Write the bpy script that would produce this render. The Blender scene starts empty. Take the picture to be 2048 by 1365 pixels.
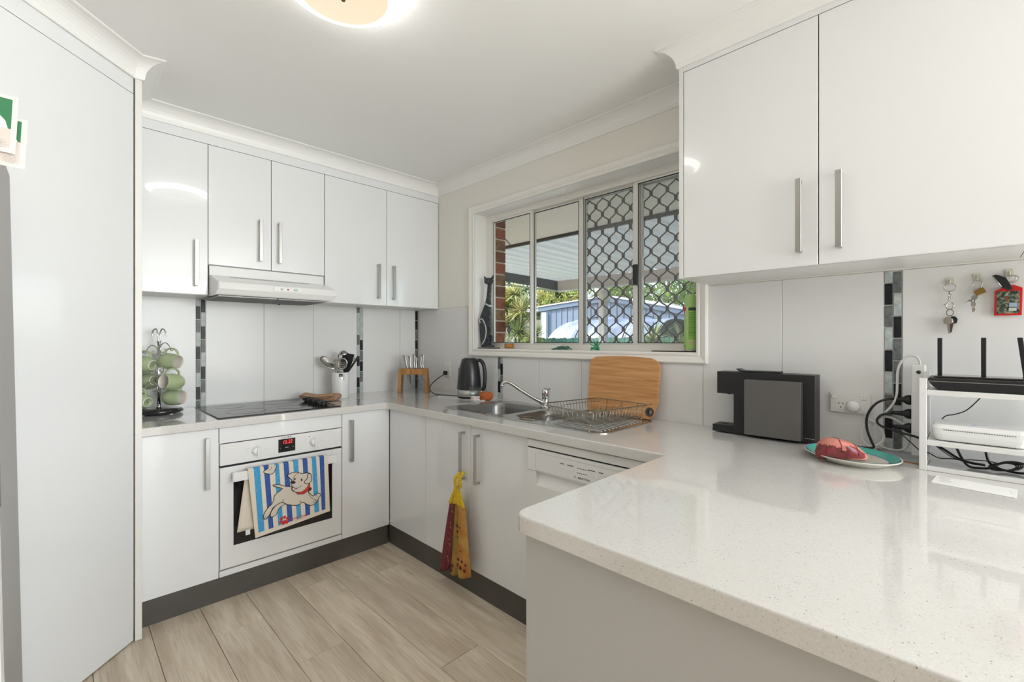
import bpy, bmesh, math, random
from mathutils import Vector, Matrix, geometry
R = math.radians
PI = math.pi
random.seed(7)
sc = bpy.context.scene
C = sc.collection

# ------------------------------------------------------------------ camera, world, sun, lights, exposure
cam_d = bpy.data.cameras.new('camera')
cam_d.sensor_width = 36.0
cam_d.lens = 36.0 * 910.94 / 2048.0
cam_d.clip_start = 0.02
cam_d.clip_end = 300
cam = bpy.data.objects.new('camera', cam_d)
C.objects.link(cam)
cam.location = (-2.1053, -3.2165, 1.288)
cam.rotation_euler = (R(90), 0, R(45.122 - 90))
sc.camera = cam

w = bpy.data.worlds.new('sky')
sc.world = w
w.use_nodes = True
wn = w.node_tree.nodes
wl = w.node_tree.links
bg = wn['Background']
sky = wn.new('ShaderNodeTexSky')
sky.sky_type = 'NISHITA'
sky.sun_disc = False
sky.sun_elevation = R(42)
sky.sun_rotation = R(-20)
sky.air_density = 1.0
sky.dust_density = 2.0
wl.new(sky.outputs[0], bg.inputs[0])
bg.inputs[1].default_value = 0.6

sun_d = bpy.data.lights.new('sun', 'SUN')
sun_d.energy = 5.5
sun_d.angle = R(0.6)
sun_d.color = (1, .95, .86)
sun = bpy.data.objects.new('sun', sun_d)
C.objects.link(sun)
sun.rotation_euler = Vector((-0.42, 0.55, 0.72)).to_track_quat('Z', 'Y').to_euler()

def area(name, loc, aim, sx, sy, e, col=(1, 1, 1)):
    d = bpy.data.lights.new(name, 'AREA')
    d.shape = 'RECTANGLE'
    d.size = sx
    d.size_y = sy
    d.energy = e
    d.color = col
    o = bpy.data.objects.new(name, d)
    C.objects.link(o)
    o.location = loc
    o.rotation_euler = (Vector(loc) - Vector(aim)).to_track_quat('Z', 'Y').to_euler()
    return o
# added fill lights, as if from unseen openings behind and right of the camera
area('front_fill_light', (-1.15, -6.93, 1.25), (-1.15, 0, 1.25), 2.0, 2.2, 135, (.95, .98, 1))
area('right_fill_light', (-.03, -5.4, 1.25), (-6, -5.4, 1.25), 2.2, 2.2, 108, (.96, .985, 1))  # added lamp in front of a solid wall, brightens the pantry door

sc.view_settings.view_transform = 'Standard'
sc.view_settings.look = 'None'
sc.view_settings.gamma = 1
sc.view_settings.use_curve_mapping = False
sc.view_settings.exposure = 0.02
sc.cycles.use_denoising = True
sc.cycles.max_bounces = 12
sc.cycles.diffuse_bounces = 6
sc.cycles.glossy_bounces = 6
sc.cycles.transparent_max_bounces = 24
sc.cycles.sample_clamp_indirect = 4.0

# ------------------------------------------------------------------ materials
MATS = {}
def mat(name, col=(.8, .8, .8), rough=.5, metal=0., coat=0., emit=None, es=1., trans=0., alpha=1., spec=.5, ior=1.45):
    if name in MATS:
        return MATS[name]
    m = bpy.data.materials.new(name)
    m.use_nodes = True
    b = m.node_tree.nodes['Principled BSDF']
    b.inputs['Base Color'].default_value = (*col, 1)
    b.inputs['Roughness'].default_value = rough
    b.inputs['Metallic'].default_value = metal
    b.inputs['Coat Weight'].default_value = coat
    b.inputs['Coat Roughness'].default_value = .03
    b.inputs['Transmission Weight'].default_value = trans
    b.inputs['Specular IOR Level'].default_value = spec
    b.inputs['IOR'].default_value = ior
    b.inputs['Alpha'].default_value = alpha
    if emit:
        b.inputs['Emission Color'].default_value = (*emit, 1)
        b.inputs['Emission Strength'].default_value = es
    MATS[name] = m
    return m

def nt(m):
    return m.node_tree.nodes, m.node_tree.links, m.node_tree.nodes['Principled BSDF']

def noisecol(m, c1, c2, scale=(1, 1, 1), nscale=5., detail=4., lo=.35, hi=.65, rough=None, bump=0., dist=0., coord='Object'):
    n, l, b = nt(m)
    tc = n.new('ShaderNodeTexCoord')
    mp = n.new('ShaderNodeMapping')
    mp.inputs['Scale'].default_value = scale
    no = n.new('ShaderNodeTexNoise')
    no.inputs['Scale'].default_value = nscale
    no.inputs['Detail'].default_value = detail
    no.inputs['Distortion'].default_value = dist
    cr = n.new('ShaderNodeValToRGB')
    cr.color_ramp.elements[0].position = lo
    cr.color_ramp.elements[1].position = hi
    cr.color_ramp.elements[0].color = (*c1, 1)
    cr.color_ramp.elements[1].color = (*c2, 1)
    l.new(tc.outputs[coord], mp.inputs[0])
    l.new(mp.outputs[0], no.inputs['Vector'])
    l.new(no.outputs['Fac'], cr.inputs[0])
    l.new(cr.outputs[0], b.inputs['Base Color'])
    if bump:
        bp = n.new('ShaderNodeBump')
        bp.inputs['Strength'].default_value = bump
        bp.inputs['Distance'].default_value = .002
        l.new(no.outputs['Fac'], bp.inputs['Height'])
        l.new(bp.outputs[0], b.inputs['Normal'])
    return m

GLOSS = mat('gloss_white_board', (.79, .80, .81), .16, coat=.5)
CARC = mat('matt_white_board', (.76, .755, .735), .35)
FILL = mat('cream_end_panel', (.74, .72, .69), .4)
WALLP = mat('cream_wall_paint', (.80, .78, .725), .6)
CEIL = mat('ceiling_paint', (.88, .88, .87), .7)
TRIMW = mat('white_trim_paint', (.86, .855, .84), .35)
SILLM = mat('warm_white_gloss_paint', (.82, .80, .76), .25)
TILE = mat('white_glazed_tile', (.755, .755, .75), .20, spec=.4)
GROUT = mat('white_grout', (.62, .60, .57), .8)
STEEL = mat('brushed_nickel', (.50, .49, .47), .34, 1.)
CHROME = mat('chrome', (.62, .62, .62), .08, 1.)
INOX = mat('stainless_steel', (.52, .52, .51), .22, 1.)
INOXB = mat('satin_bowl_steel', (.27, .27, .265), .32, 1.)
WIRE = mat('dull_bronze_wire', (.28, .255, .21), .32, 1.)
BLACKG = mat('black_glass', (.012, .012, .014), .05, coat=.5)
BLACKP = mat('black_plastic', (.014, .014, .015), .4)
BLACKS = mat('satin_black_plastic', (.02, .02, .022), .28)
WHITEP = mat('white_plastic', (.78, .78, .77), .25)
WHITEE = mat('white_enamel', (.78, .78, .775), .18, coat=.3)
DARKGAP = mat('dark_gap', (.02, .02, .02), .8)
KICK = noisecol(mat('dark_grey_kickboard', rough=.45), (.075, .068, .06), (.105, .097, .09), (1, 1, 1), 3.)
RUBBER = mat('black_rubber', (.01, .01, .01), .6)
GREEN = noisecol(mat('sage_glaze', rough=.32, coat=.3), (.36, .45, .25), (.46, .54, .33), (1, 1, 1), 14.)
GREENIN = mat('cream_glaze', (.80, .75, .69), .35, coat=.3)
CARDW = mat('white_card', (.62, .61, .60), .6)
PAPER = mat('paper', (.74, .735, .73), .7)
RED = mat('red_print', (.62, .03, .03), .5)
BLUE = mat('blue_print', (.04, .09, .5), .5)
INK = mat('dark_ink', (.03, .028, .03), .6)
GREYINK = mat('grey_ink', (.3, .3, .3), .6)
LGREY = mat('light_grey_print', (.5, .5, .49), .5)

# speckled engineered stone
STONE = mat('speckled_stone', rough=.12, coat=.75, spec=.2)
def stone_nodes(m, base, c_dark, c_light):
    n, l, b = nt(m)
    tc = n.new('ShaderNodeTexCoord')
    v1 = n.new('ShaderNodeTexVoronoi')
    v1.inputs['Scale'].default_value = 420
    v2 = n.new('ShaderNodeTexVoronoi')
    v2.inputs['Scale'].default_value = 190
    l.new(tc.outputs['Object'], v1.inputs['Vector'])
    l.new(tc.outputs['Object'], v2.inputs['Vector'])
    s1 = n.new('ShaderNodeSeparateColor')
    l.new(v1.outputs['Color'], s1.inputs[0])
    r1 = n.new('ShaderNodeValToRGB')
    e = r1.color_ramp.elements
    e[0].position = 0
    e[0].color = (*c_dark, 1)
    e[1].position = .1
    e[1].color = (*base, 1)
    x = e.new(.85)
    x.color = (*base, 1)
    x = e.new(.93)
    x.color = (*c_light, 1)
    l.new(s1.outputs[0], r1.inputs[0])
    s2 = n.new('ShaderNodeSeparateColor')
    l.new(v2.outputs['Color'], s2.inputs[0])
    r2 = n.new('ShaderNodeValToRGB')
    r2.color_ramp.interpolation = 'CONSTANT'
    r2.color_ramp.elements[0].color = (.45, .42, .39, 1)
    r2.color_ramp.elements[1].position = .05
    r2.color_ramp.elements[1].color = (1, 1, 1, 1)
    l.new(s2.outputs[1], r2.inputs[0])
    d = n.new('ShaderNodeMath')
    d.operation = 'LESS_THAN'
    d.inputs[1].default_value = .22
    l.new(v2.outputs['Distance'], d.inputs[0])
    mx = n.new('ShaderNodeMix')
    mx.data_type = 'RGBA'
    mx.blend_type = 'MULTIPLY'
    l.new(d.outputs[0], mx.inputs[0])
    l.new(r1.outputs[0], mx.inputs[6])
    l.new(r2.outputs[0], mx.inputs[7])
    l.new(mx.outputs[2], b.inputs['Base Color'])
stone_nodes(STONE, (.63, .62, .60), (.53, .515, .49), (.67, .66, .64))
STONE.node_tree.nodes['Principled BSDF'].inputs['Coat IOR'].default_value = 1.5
STONE.node_tree.nodes['Principled BSDF'].inputs['Coat Roughness'].default_value = .015

# bamboo and acacia
def wood(name, c1, c2, scale, ns, rough=.45, lo=.3, hi=.7, dist=.4):
    return noisecol(mat(name, rough=rough), c1, c2, scale, ns, 6., lo, hi, dist=dist)
BAMBOO = wood('bamboo', (.44, .195, .06), (.66, .36, .15), (4, 1.2, 22), 3.2, .45)
ACACIA = wood('acacia_wood', (.27, .115, .03), (.50, .25, .085), (8, 8, 1.2), 6., .4)

# floor boards
def plank_material():
    m = mat('limed_oak_board', rough=.42)
    n, l, b = nt(m)
    tc = n.new('ShaderNodeTexCoord')
    oi = n.new('ShaderNodeObjectInfo')
    ad = n.new('ShaderNodeVectorMath')
    ad.operation = 'ADD'
    sc_ = n.new('ShaderNodeVectorMath')
    sc_.operation = 'SCALE'
    sc_.inputs[3].default_value = 37.
    cb = n.new('ShaderNodeCombineXYZ')
    l.new(oi.outputs['Random'], cb.inputs[0])
    l.new(oi.outputs['Random'], cb.inputs[1])
    l.new(cb.outputs[0], sc_.inputs[0])
    l.new(tc.outputs['Object'], ad.inputs[0])
    l.new(sc_.outputs[0], ad.inputs[1])
    def noise(scale, ns, det, dist=0.):
        mp = n.new('ShaderNodeMapping')
        mp.inputs['Scale'].default_value = scale
        no = n.new('ShaderNodeTexNoise')
        no.inputs['Scale'].default_value = ns
        no.inputs['Detail'].default_value = det
        no.inputs['Distortion'].default_value = dist
        l.new(ad.outputs[0], mp.inputs[0])
        l.new(mp.outputs[0], no.inputs['Vector'])
        return no
    a = noise((7, .9, 1), 2.2, 6, .6)
    g = noise((60, 2.4, 1), 2.5, 5, .3)
    k = noise((9, 3.2, 1), 1.6, 2, .2)
    r = n.new('ShaderNodeValToRGB')
    r.color_ramp.elements[0].position = .28
    r.color_ramp.elements[0].color = (.53, .435, .325, 1)
    r.color_ramp.elements[1].position = .66
    r.color_ramp.elements[1].color = (.74, .65, .525, 1)
    l.new(a.outputs['Fac'], r.inputs[0])
    r2 = n.new('ShaderNodeValToRGB')
    r2.color_ramp.elements[0].position = .33
    r2.color_ramp.elements[0].color = (.80, .77, .74, 1)
    r2.color_ramp.elements[1].position = .56
    r2.color_ramp.elements[1].color = (1, 1, 1, 1)
    l.new(g.outputs['Fac'], r2.inputs[0])
    mx = n.new('ShaderNodeMix')
    mx.data_type = 'RGBA'
    mx.blend_type = 'MULTIPLY'
    mx.inputs[0].default_value = .8
    l.new(r.outputs[0], mx.inputs[6])
    l.new(r2.outputs[0], mx.inputs[7])
    r3 = n.new('ShaderNodeValToRGB')
    r3.color_ramp.elements[0].position = .19
    r3.color_ramp.elements[0].color = (.3, .24, .2, 1)
    r3.color_ramp.elements[1].position = .27
    r3.color_ramp.elements[1].color = (1, 1, 1, 1)
    l.new(k.outputs['Fac'], r3.inputs[0])
    m2 = n.new('ShaderNodeMix')
    m2.data_type = 'RGBA'
    m2.blend_type = 'MULTIPLY'
    m2.inputs[0].default_value = 1.
    l.new(mx.outputs[2], m2.inputs[6])
    l.new(r3.outputs[0], m2.inputs[7])
    hsv = n.new('ShaderNodeHueSaturation')
    mr = n.new('ShaderNodeMapRange')
    mr.inputs[3].default_value = .93
    mr.inputs[4].default_value = 1.06
    l.new(oi.outputs['Random'], mr.inputs[0])
    l.new(mr.outputs[0], hsv.inputs['Value'])
    l.new(m2.outputs[2], hsv.inputs['Color'])
    l.new(hsv.outputs[0], b.inputs['Base Color'])
    bp = n.new('ShaderNodeBump')
    bp.inputs['Strength'].default_value = .15
    bp.inputs['Distance'].default_value = .001
    l.new(g.outputs['Fac'], bp.inputs['Height'])
    l.new(bp.outputs[0], b.inputs['Normal'])
    return m
PLANK = plank_material()

# mosaic glass tiles in three shades, marbled and wavy
def mosaic_mat(name, c1, c2, rough=.12):
    m = noisecol(mat(name, rough=.30, spec=.22), c1, c2, (1, 1, 1), 34., 4., .3, .7, bump=.5, dist=1.2)
    return m
MOS = [mosaic_mat('black_mosaic_glass', (.012, .013, .016), (.03, .032, .037)),
       mosaic_mat('grey_mosaic_glass', (.10, .112, .112), (.21, .225, .22)),
       mosaic_mat('silver_mosaic_glass', (.34, .385, .38), (.60, .65, .63))]

def glass_mat(name, tint=(1, 1, 1), gl=.08, rough=0.):
    m = bpy.data.materials.new(name)
    m.use_nodes = True
    n, l = m.node_tree.nodes, m.node_tree.links
    n.clear()
    out = n.new('ShaderNodeOutputMaterial')
    t = n.new('ShaderNodeBsdfTransparent')
    t.inputs[0].default_value = (*tint, 1)
    g = n.new('ShaderNodeBsdfGlossy')
    g.inputs['Roughness'].default_value = rough
    f = n.new('ShaderNodeLayerWeight')
    f.inputs[0].default_value = .5
    pw_ = n.new('ShaderNodeMath')
    pw_.operation = 'POWER'
    pw_.inputs[1].default_value = 4.
    l.new(f.outputs['Facing'], pw_.inputs[0])
    mu = n.new('ShaderNodeMath')
    mu.operation = 'MULTIPLY_ADD'
    mu.inputs[1].default_value = min(gl, .9)
    mu.inputs[2].default_value = .035 * min(1, gl * 1.5)
    l.new(pw_.outputs[0], mu.inputs[0])
    mx = n.new('ShaderNodeMixShader')
    l.new(mu.outputs[0], mx.inputs[0])
    l.new(t.outputs[0], mx.inputs[1])
    l.new(g.outputs[0], mx.inputs[2])
    l.new(mx.outputs[0], out.inputs[0])
    MATS[name] = m
    return m
PANE = glass_mat('window_glass', (.985, .99, .985), .28)
GLASS = glass_mat('clear_glass', (.90, .93, .92), .8)
ACRYL = glass_mat('clear_acrylic', (.95, .965, .965), .35)

def screen_mat(name, col, a):
    m = bpy.data.materials.new(name)
    m.use_nodes = True
    n, l = m.node_tree.nodes, m.node_tree.links
    n.clear()
    out = n.new('ShaderNodeOutputMaterial')
    t = n.new('ShaderNodeBsdfTransparent')
    d = n.new('ShaderNodeBsdfDiffuse')
    d.inputs[0].default_value = (*col, 1)
    mx = n.new('ShaderNodeMixShader')
    mx.inputs[0].default_value = a
    l.new(t.outputs[0], mx.inputs[1])
    l.new(d.outputs[0], mx.inputs[2])
    l.new(mx.outputs[0], out.inputs[0])
    return m
FLYM = screen_mat('insect_mesh', (.45, .46, .48), .16)

# ------------------------------------------------------------------ mesh builder
class MB:
    def __init__(s):
        s.v, s.f, s.mi, s.sm = [], [], [], []
        s.cur = 0
        s.smooth = False
    def add(s, vs, fs):
        o = len(s.v)
        s.v += [tuple(p) for p in vs]
        for f in fs:
            s.f.append(tuple(i + o for i in f))
            s.mi.append(s.cur)
            s.sm.append(s.smooth)
        return s
    def box(s, x0, x1, y0, y1, z0, z1):
        x0, x1 = sorted((x0, x1)); y0, y1 = sorted((y0, y1)); z0, z1 = sorted((z0, z1))
        return s.add([(x0, y0, z0), (x1, y0, z0), (x1, y1, z0), (x0, y1, z0), (x0, y0, z1), (x1, y0, z1), (x1, y1, z1), (x0, y1, z1)],
                     [(0, 3, 2, 1), (4, 5, 6, 7), (0, 1, 5, 4), (1, 2, 6, 5), (2, 3, 7, 6), (3, 0, 4, 7)])
    def prism(s, poly, axis, a, b):
        """poly = 2D outline, extruded along axis from a to b. axis x: (y,z); y: (x,z); z: (x,y)"""
        def P(p, t):
            return {'x': (t, p[0], p[1]), 'y': (p[0], t, p[1]), 'z': (p[0], p[1], t)}[axis]
        n = len(poly)
        vs = [P(p, a) for p in poly] + [P(p, b) for p in poly]
        fs = [tuple(range(n)), tuple(range(2 * n - 1, n - 1, -1))]
        fs += [(i, (i + 1) % n, (i + 1) % n + n, i + n) for i in range(n)]
        return s.add(vs, fs)
    def tube(s, pts, r, n=8, closed=False, caps=True):
        pts = [Vector(p) for p in pts]
        m = len(pts)
        rr = r if isinstance(r, (list, tuple)) else [r] * m
        tan = []
        for i in range(m):
            a = pts[(i - 1) % m] if (closed or i > 0) else pts[i]
            b = pts[(i + 1) % m] if (closed or i < m - 1) else pts[i]
            t = (b - a)
            tan.append(t.normalized() if t.length > 1e-9 else Vector((0, 0, 1)))
        u = tan[0].orthogonal().normalized()
        vs, fs = [], []
        for i in range(m):
            t = tan[i]
            u = (u - t * u.dot(t))
            u = u.normalized() if u.length > 1e-6 else t.orthogonal().normalized()
            b = t.cross(u)
            for k in range(n):
                a = 2 * PI * k / n
                vs.append(pts[i] + (u * math.cos(a) + b * math.sin(a)) * rr[i])
        for i in range(m if closed else m - 1):
            j = (i + 1) % m
            for k in range(n):
                fs.append((i * n + k, i * n + (k + 1) % n, j * n + (k + 1) % n, j * n + k))
        sm = s.smooth
        s.smooth = True
        s.add(vs, fs)
        s.smooth = sm
        if caps and not closed:
            s.add(vs[:n], [tuple(range(n - 1, -1, -1))])
            s.add(vs[-n:], [tuple(range(n))])
        return s
    def lathe(s, prof, cx=0, cy=0, n=32, ax=None, o=None, sx=1., sy=1., cap=True):
        """prof: (r,z) list; optional matrix-like axis frame"""
        vs, fs = [], []
        for r, z in prof:
            for k in range(n):
                a = 2 * PI * k / n
                vs.append((cx + r * math.cos(a) * sx, cy + r * math.sin(a) * sy, z))
        if ax is not None:
            q = Vector((0, 0, 1)).rotation_difference(Vector(ax).normalized())
            oo = Vector(o)
            vs = [oo + q @ Vector(p) for p in vs]
        m = len(prof)
        for i in range(m - 1):
            for k in range(n):
                fs.append((i * n + k, i * n + (k + 1) % n, (i + 1) * n + (k + 1) % n, (i + 1) * n + k))
        if cap and prof[0][0] > 1e-3:
            fs.append(tuple(range(n - 1, -1, -1)))
        if cap and prof[-1][0] > 1e-3:
            fs.append(tuple((m - 1) * n + k for k in range(n)))
        sm = s.smooth
        s.smooth = True
        s.add(vs, fs)
        s.smooth = sm
        return s
    def grid(s, fn, nu, nv, cu=False):
        vs = [fn(i / nu, j / nv) for j in range(nv + 1) for i in range(nu + 1)]
        W = nu + 1
        fs = [(j * W + i, j * W + i + 1, (j + 1) * W + i + 1, (j + 1) * W + i) for j in range(nv) for i in range(nu)]
        sm = s.smooth
        s.smooth = True
        s.add(vs, fs)
        s.smooth = sm
        return s
    def build(s, name, mats, parent=None, bevel=0., seg=2, solid=0., sub=0, loc=None):
        org = Vector((0, 0, 0))
        if loc is not None:
            org = Vector(loc)
        elif parent is not None and 'org' in ORG.get(parent.name, {}):
            org = ORG[parent.name]['org']
        me = bpy.data.meshes.new(name)
        me.from_pydata([Vector(p) - org for p in s.v], [], s.f)
        if not isinstance(mats, (list, tuple)):
            mats = [mats]
        for m in mats:
            me.materials.append(m)
        for p, i, sm in zip(me.polygons, s.mi, s.sm):
            p.material_index = i
            p.use_smooth = sm
        b = bmesh.new()
        b.from_mesh(me)
        bmesh.ops.remove_doubles(b, verts=b.verts, dist=1e-6)
        bmesh.ops.recalc_face_normals(b, faces=b.faces)
        b.to_mesh(me)
        b.free()
        o = bpy.data.objects.new(name, me)
        C.objects.link(o)
        if loc is not None:
            o.location = org
            if parent is not None:
                po = ORG.get(parent.name, {}).get('org', Vector((0, 0, 0)))
                o.location = org - po
        if parent is not None:
            o.parent = parent
            ORG[o.name] = {'org': org if loc is not None else ORG.get(parent.name, {}).get('org', Vector((0, 0, 0)))}
        else:
            ORG[o.name] = {'org': org}
        if solid:
            md = o.modifiers.new('solid', 'SOLIDIFY')
            md.thickness = solid
            md.offset = 0
        if bevel:
            md = o.modifiers.new('bevel', 'BEVEL')
            md.width = bevel
            md.segments = seg
            md.limit_method = 'ANGLE'
            md.angle_limit = R(40)
        if sub:
            md = o.modifiers.new('sub', 'SUBSURF')
            md.levels = sub
            md.render_levels = sub
        return o
ORG = {}

def tag(o, label, cat, group=None, kind=None):
    if label:
        o['label'] = label
    if cat:
        o['category'] = cat
    if group:
        o['group'] = group
    if kind:
        o['kind'] = kind
    return o

def thing(name, label, cat, loc=(0, 0, 0), rot=None, group=None, local=False):
    o = bpy.data.objects.new(name, None)
    o.empty_display_size = .05
    C.objects.link(o)
    o.location = loc
    if rot is not None:
        o.rotation_euler = rot if isinstance(rot, (tuple, list)) else (0, 0, rot)
    ORG[o.name] = {'org': Vector((0, 0, 0)) if local else Vector(loc)}
    tag(o, label, cat, group)
    return o

def struct(name, mb, m, parent=None, **k):
    o = mb.build(name, m, parent, **k)
    if parent is None:
        o['kind'] = 'structure'
    return o

def dup(root, loc=None, rot=None, label=None):
    r = root.copy()
    C.objects.link(r)
    if loc is not None:
        r.location = loc
    if rot is not None:
        r.rotation_euler = rot
    if label:
        r['label'] = label
    for ch in list(root.children):
        c = ch.copy(); C.objects.link(c); c.parent = r
        for g in list(ch.children):
            d = g.copy(); C.objects.link(d); d.parent = c
    return r

def spl(pts, n=8, closed=False):
    P = [Vector(p) for p in pts]
    m = len(P)
    out = []
    rng = m if closed else m - 1
    for i in range(rng):
        p0 = P[(i - 1) % m] if (closed or i > 0) else P[i]
        p1 = P[i]
        p2 = P[(i + 1) % m]
        p3 = P[(i + 2) % m] if (closed or i + 2 < m) else P[(i + 1) % m]
        for k in range(n):
            t = k / n
            out.append(.5 * ((2 * p1) + (-p0 + p2) * t + (2 * p0 - 5 * p1 + 4 * p2 - p3) * t * t + (-p0 + 3 * p1 - 3 * p2 + p3) * t ** 3))
    if not closed:
        out.append(P[-1])
    return out

def rrect(x0, x1, y0, y1, r, n=6):
    pts = []
    for cx, cy, a0 in ((x1 - r, y1 - r, 0), (x0 + r, y1 - r, 90), (x0 + r, y0 + r, 180), (x1 - r, y0 + r, 270)):
        for k in range(n + 1):
            a = R(a0 + 90 * k / n)
            pts.append((cx + r * math.cos(a), cy + r * math.sin(a)))
    return pts

def text_part(s, name, size, m, parent, mtx, align='CENTER', shear=0., ext=.0003, sx=1.):
    cu = bpy.data.curves.new('t', 'FONT')
    cu.body = s
    cu.size = size
    cu.align_x = align
    cu.align_y = 'CENTER'
    cu.shear = shear
    cu.extrude = ext
    cu.resolution_u = 3
    to = bpy.data.objects.new('t', cu)
    C.objects.link(to)
    bpy.context.view_layer.update()
    me = bpy.data.meshes.new_from_object(to)
    bpy.data.objects.remove(to)
    org = ORG.get(parent.name, {}).get('org', Vector((0, 0, 0)))
    M = Matrix.Translation(-org) @ mtx @ Matrix.Diagonal((sx, 1, 1, 1))
    me.transform(M)
    me.materials.clear()
    me.materials.append(m)
    o = bpy.data.objects.new(name, me)
    C.objects.link(o)
    o.parent = parent
    ORG[o.name] = {'org': org}
    return o
def face_negy(x, y, z, rz=0.):   # text on a plane whose normal is -y
    return Matrix.Translation((x, y, z)) @ Matrix.Rotation(R(90), 4, 'X') @ Matrix.Rotation(rz, 4, 'Z')
def face_negx(x, y, z, rz=0.):   # text on a plane whose normal is -x (reads towards -y)
    return Matrix.Translation((x, y, z)) @ Matrix.Rotation(R(-90), 4, 'Z') @ Matrix.Rotation(R(90), 4, 'X') @ Matrix.Rotation(rz, 4, 'Z')

# ------------------------------------------------------------------ measures
H = 2.49          # ceiling
DB = -.61         # base door plane (cooktop side: y, window side: x)
DU = -.289        # wall cabinet door plane
ZT, ZK = .8605, .118
HB = .90
XL, YF = -6.0, -7.0      # far sides of the open-plan room
WY0, WY1, WZ0, WZ1 = -2.322, -.728, 1.235, 2.193   # window opening

# ------------------------------------------------------------------ room
mb = MB().box(XL - .2, .25, YF - .2, .2, -.1, -.012)
floor = struct('floor', mb, mat('joint_shadow', (.06, .045, .03), .9))
cols = {}
pw = .1945
x = -.650
k = 0
offs = {0: -.893, 1: -1.748, 2: -.765, 3: -1.328, 4: -.9, 5: -.727}
while x > XL:
    x0 = x - pw
    yj = offs.get(k - 0, -(.3 + random.random() * 1.2))
    L = 1.30
    ys = []
    y = yj
    while y > YF:
        ys.append(y); y -= L
    ys = [-.3] + ys + [YF] if k else [-.3] + ys + [YF]
    for a, b in zip(ys[:-1], ys[1:]):
        if a - b < .02:
            continue
        q = MB().box(x0 + .0009, x - .0009, b + .0011, a - .0011, -.012, 0)
        q.build('floor_plank', PLANK, floor, loc=(x0, b, 0), bevel=.0012, seg=1)
    x = x0
    k += 1
for a, b in ((-.3, -.61 - .6), (-1.21, -2.5), (-2.5, -3.8), (-3.8, -5.1), (-5.1, -6.4), (-6.4, YF)):
    MB().box(-.6494, -.45, b + .0006, a - .0006, -.012, 0).build('floor_plank', PLANK, floor, loc=(-.65, b, 0), bevel=.0012, seg=1)

ceiling = struct('ceiling', MB().box(XL - .2, .25, YF - .2, .2, H, H + .1), CEIL)
wall_back = struct('wall_back', MB().box(XL - .2, .25, .012, .2, 0, H), WALLP)
# window wall: plaster inner leaf with the opening cut out
m = MB()
m.box(.012, .12, YF, WY0 - .019, 0, H).box(.012, .12, WY1 + .019, .012, 0, H).box(.012, .12, WY0 - .019, WY1 + .019, 0, WZ0 - .020).box(.012, .12, WY0 - .019, WY1 + .019, WZ1 + .018, H)
wall_right = struct('wall_right', m, WALLP)
m = MB()
m.box(0, .012, YF, WY0 - .02, 1.54, H).box(0, .012, WY1 + .02, 0.012, 1.54, H).box(0, .012, WY0 - .02, WY1 + .02, WZ1 + .02, H)
m.build('plaster_skin', WALLP, wall_right)
m = MB()
m.box(XL - .15, XL, YF, .012, 0, H)
struct('wall_left', m, mat('bounce_cutting_wall', (.30, .28, .26), .6))  # unseen wall, coloured dark to cut bounce light on the peninsula
m = MB()
m.box(XL - .15, -2.2, YF - .15, YF, 0, H).box(-.1, .12, YF - .15, YF, 0, H).box(-2.2, -.1, YF - .15, YF, 2.4, H).box(-2.2, -.1, YF - .15, YF, 0, .1)
struct('wall_front', m, WALLP)

# wall tiles (each its own piece) on both splashbacks
def wall_tile(parent, side, a, b, z0, z1):
    g = .0011
    q = MB()
    if side == 'back':
        q.box(a + g, b - g, 0, .012, z0 + g, z1 - g)
    else:
        q.box(0, .012, a + g, b - g, z0 + g, z1 - g)
    q.build('wall_tile', TILE, parent, bevel=.0012, seg=1)
gr = MB().box(-1.87, 0, .004, .012, .88, 1.54)
gr.build('tile_grout', GROUT, wall_back)
gr = MB().box(.004, .0119, -3.9, .004, .88, 1.21).box(.004, .0119, -3.9, WY0 - .02, 1.21, 1.54).box(.004, .0119, WY1 + .02, .004, 1.21, 1.54)
gr.build('tile_grout', GROUT, wall_right)
for a, b in ((-1.87, -1.8465), (-1.8465, -1.5315), (-1.4825, -1.164), (-1.164, -.849), (-.849, -.532), (-.483, -.168), (-.168, -.0265)):
    wall_tile(wall_back, 'back', a, b, .88, 1.54)
for a, b in ((-.325, 0.0), (-.646, -.325), (-.9665, -.646)):
    if b > WY1:
        wall_tile(wall_right, 'right', a, b, .88, 1.54 if a > WY1 else 1.205)
    else:
        wall_tile(wall_right, 'right', a, b, .88, 1.205)
for a, b in ((-1.339, -1.0135), (-1.662, -1.339), (-1.987, -1.662), (-2.35, -1.987)):
    wall_tile(wall_right, 'right', a, b, .88, 1.205)
for a, b in ((-2.673, -2.35), (-2.9995, -2.673), (-3.37, -3.0495), (-3.7, -3.37), (-3.9, -3.7)):
    wall_tile(wall_right, 'right', a, b, .88, 1.54)
# mosaic strips: rows of thumb-sized glass tiles in two offset columns
def strip(parent, side, a, ncol, ztop, seqs):
    wd = .0235
    for c in range(ncol):
        z = .901 if (c or ncol == 1) else .940
        zz = [(.8805, z - .002)]
        while z < ztop - .004:
            zz.append((z, min(z + .0775, ztop))); z += .0795
        for i, (z0, z1) in enumerate(zz):
            s = seqs[c][i % len(seqs[c])]
            p0 = a + c * (wd + .001)
            g = .0012
            q = MB()
            t = -.0005 - .0006 * random.random()
            if side == 'back':
                q.box(p0 + g, p0 + wd - g, t, .006, z0 + g, z1 - g)
            else:
                q.box(t, .006, -(p0) - wd + g, -(p0) - g, z0 + g, z1 - g)
            q.build('mosaic_tile', MOS[s], parent, bevel=.0013, seg=2, loc=(p0 if side == 'back' else 0, 0 if side == 'back' else -p0, z0))
seqA = [[1, 0, 2, 1, 0, 2, 1, 0, 2], [2, 2, 1, 0, 2, 1, 0, 2, 0]]
seqB = [[1, 0, 2, 0, 2, 1, 2, 2, 1], [2, 2, 1, 0, 1, 0, 2, 2, 2]]
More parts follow.
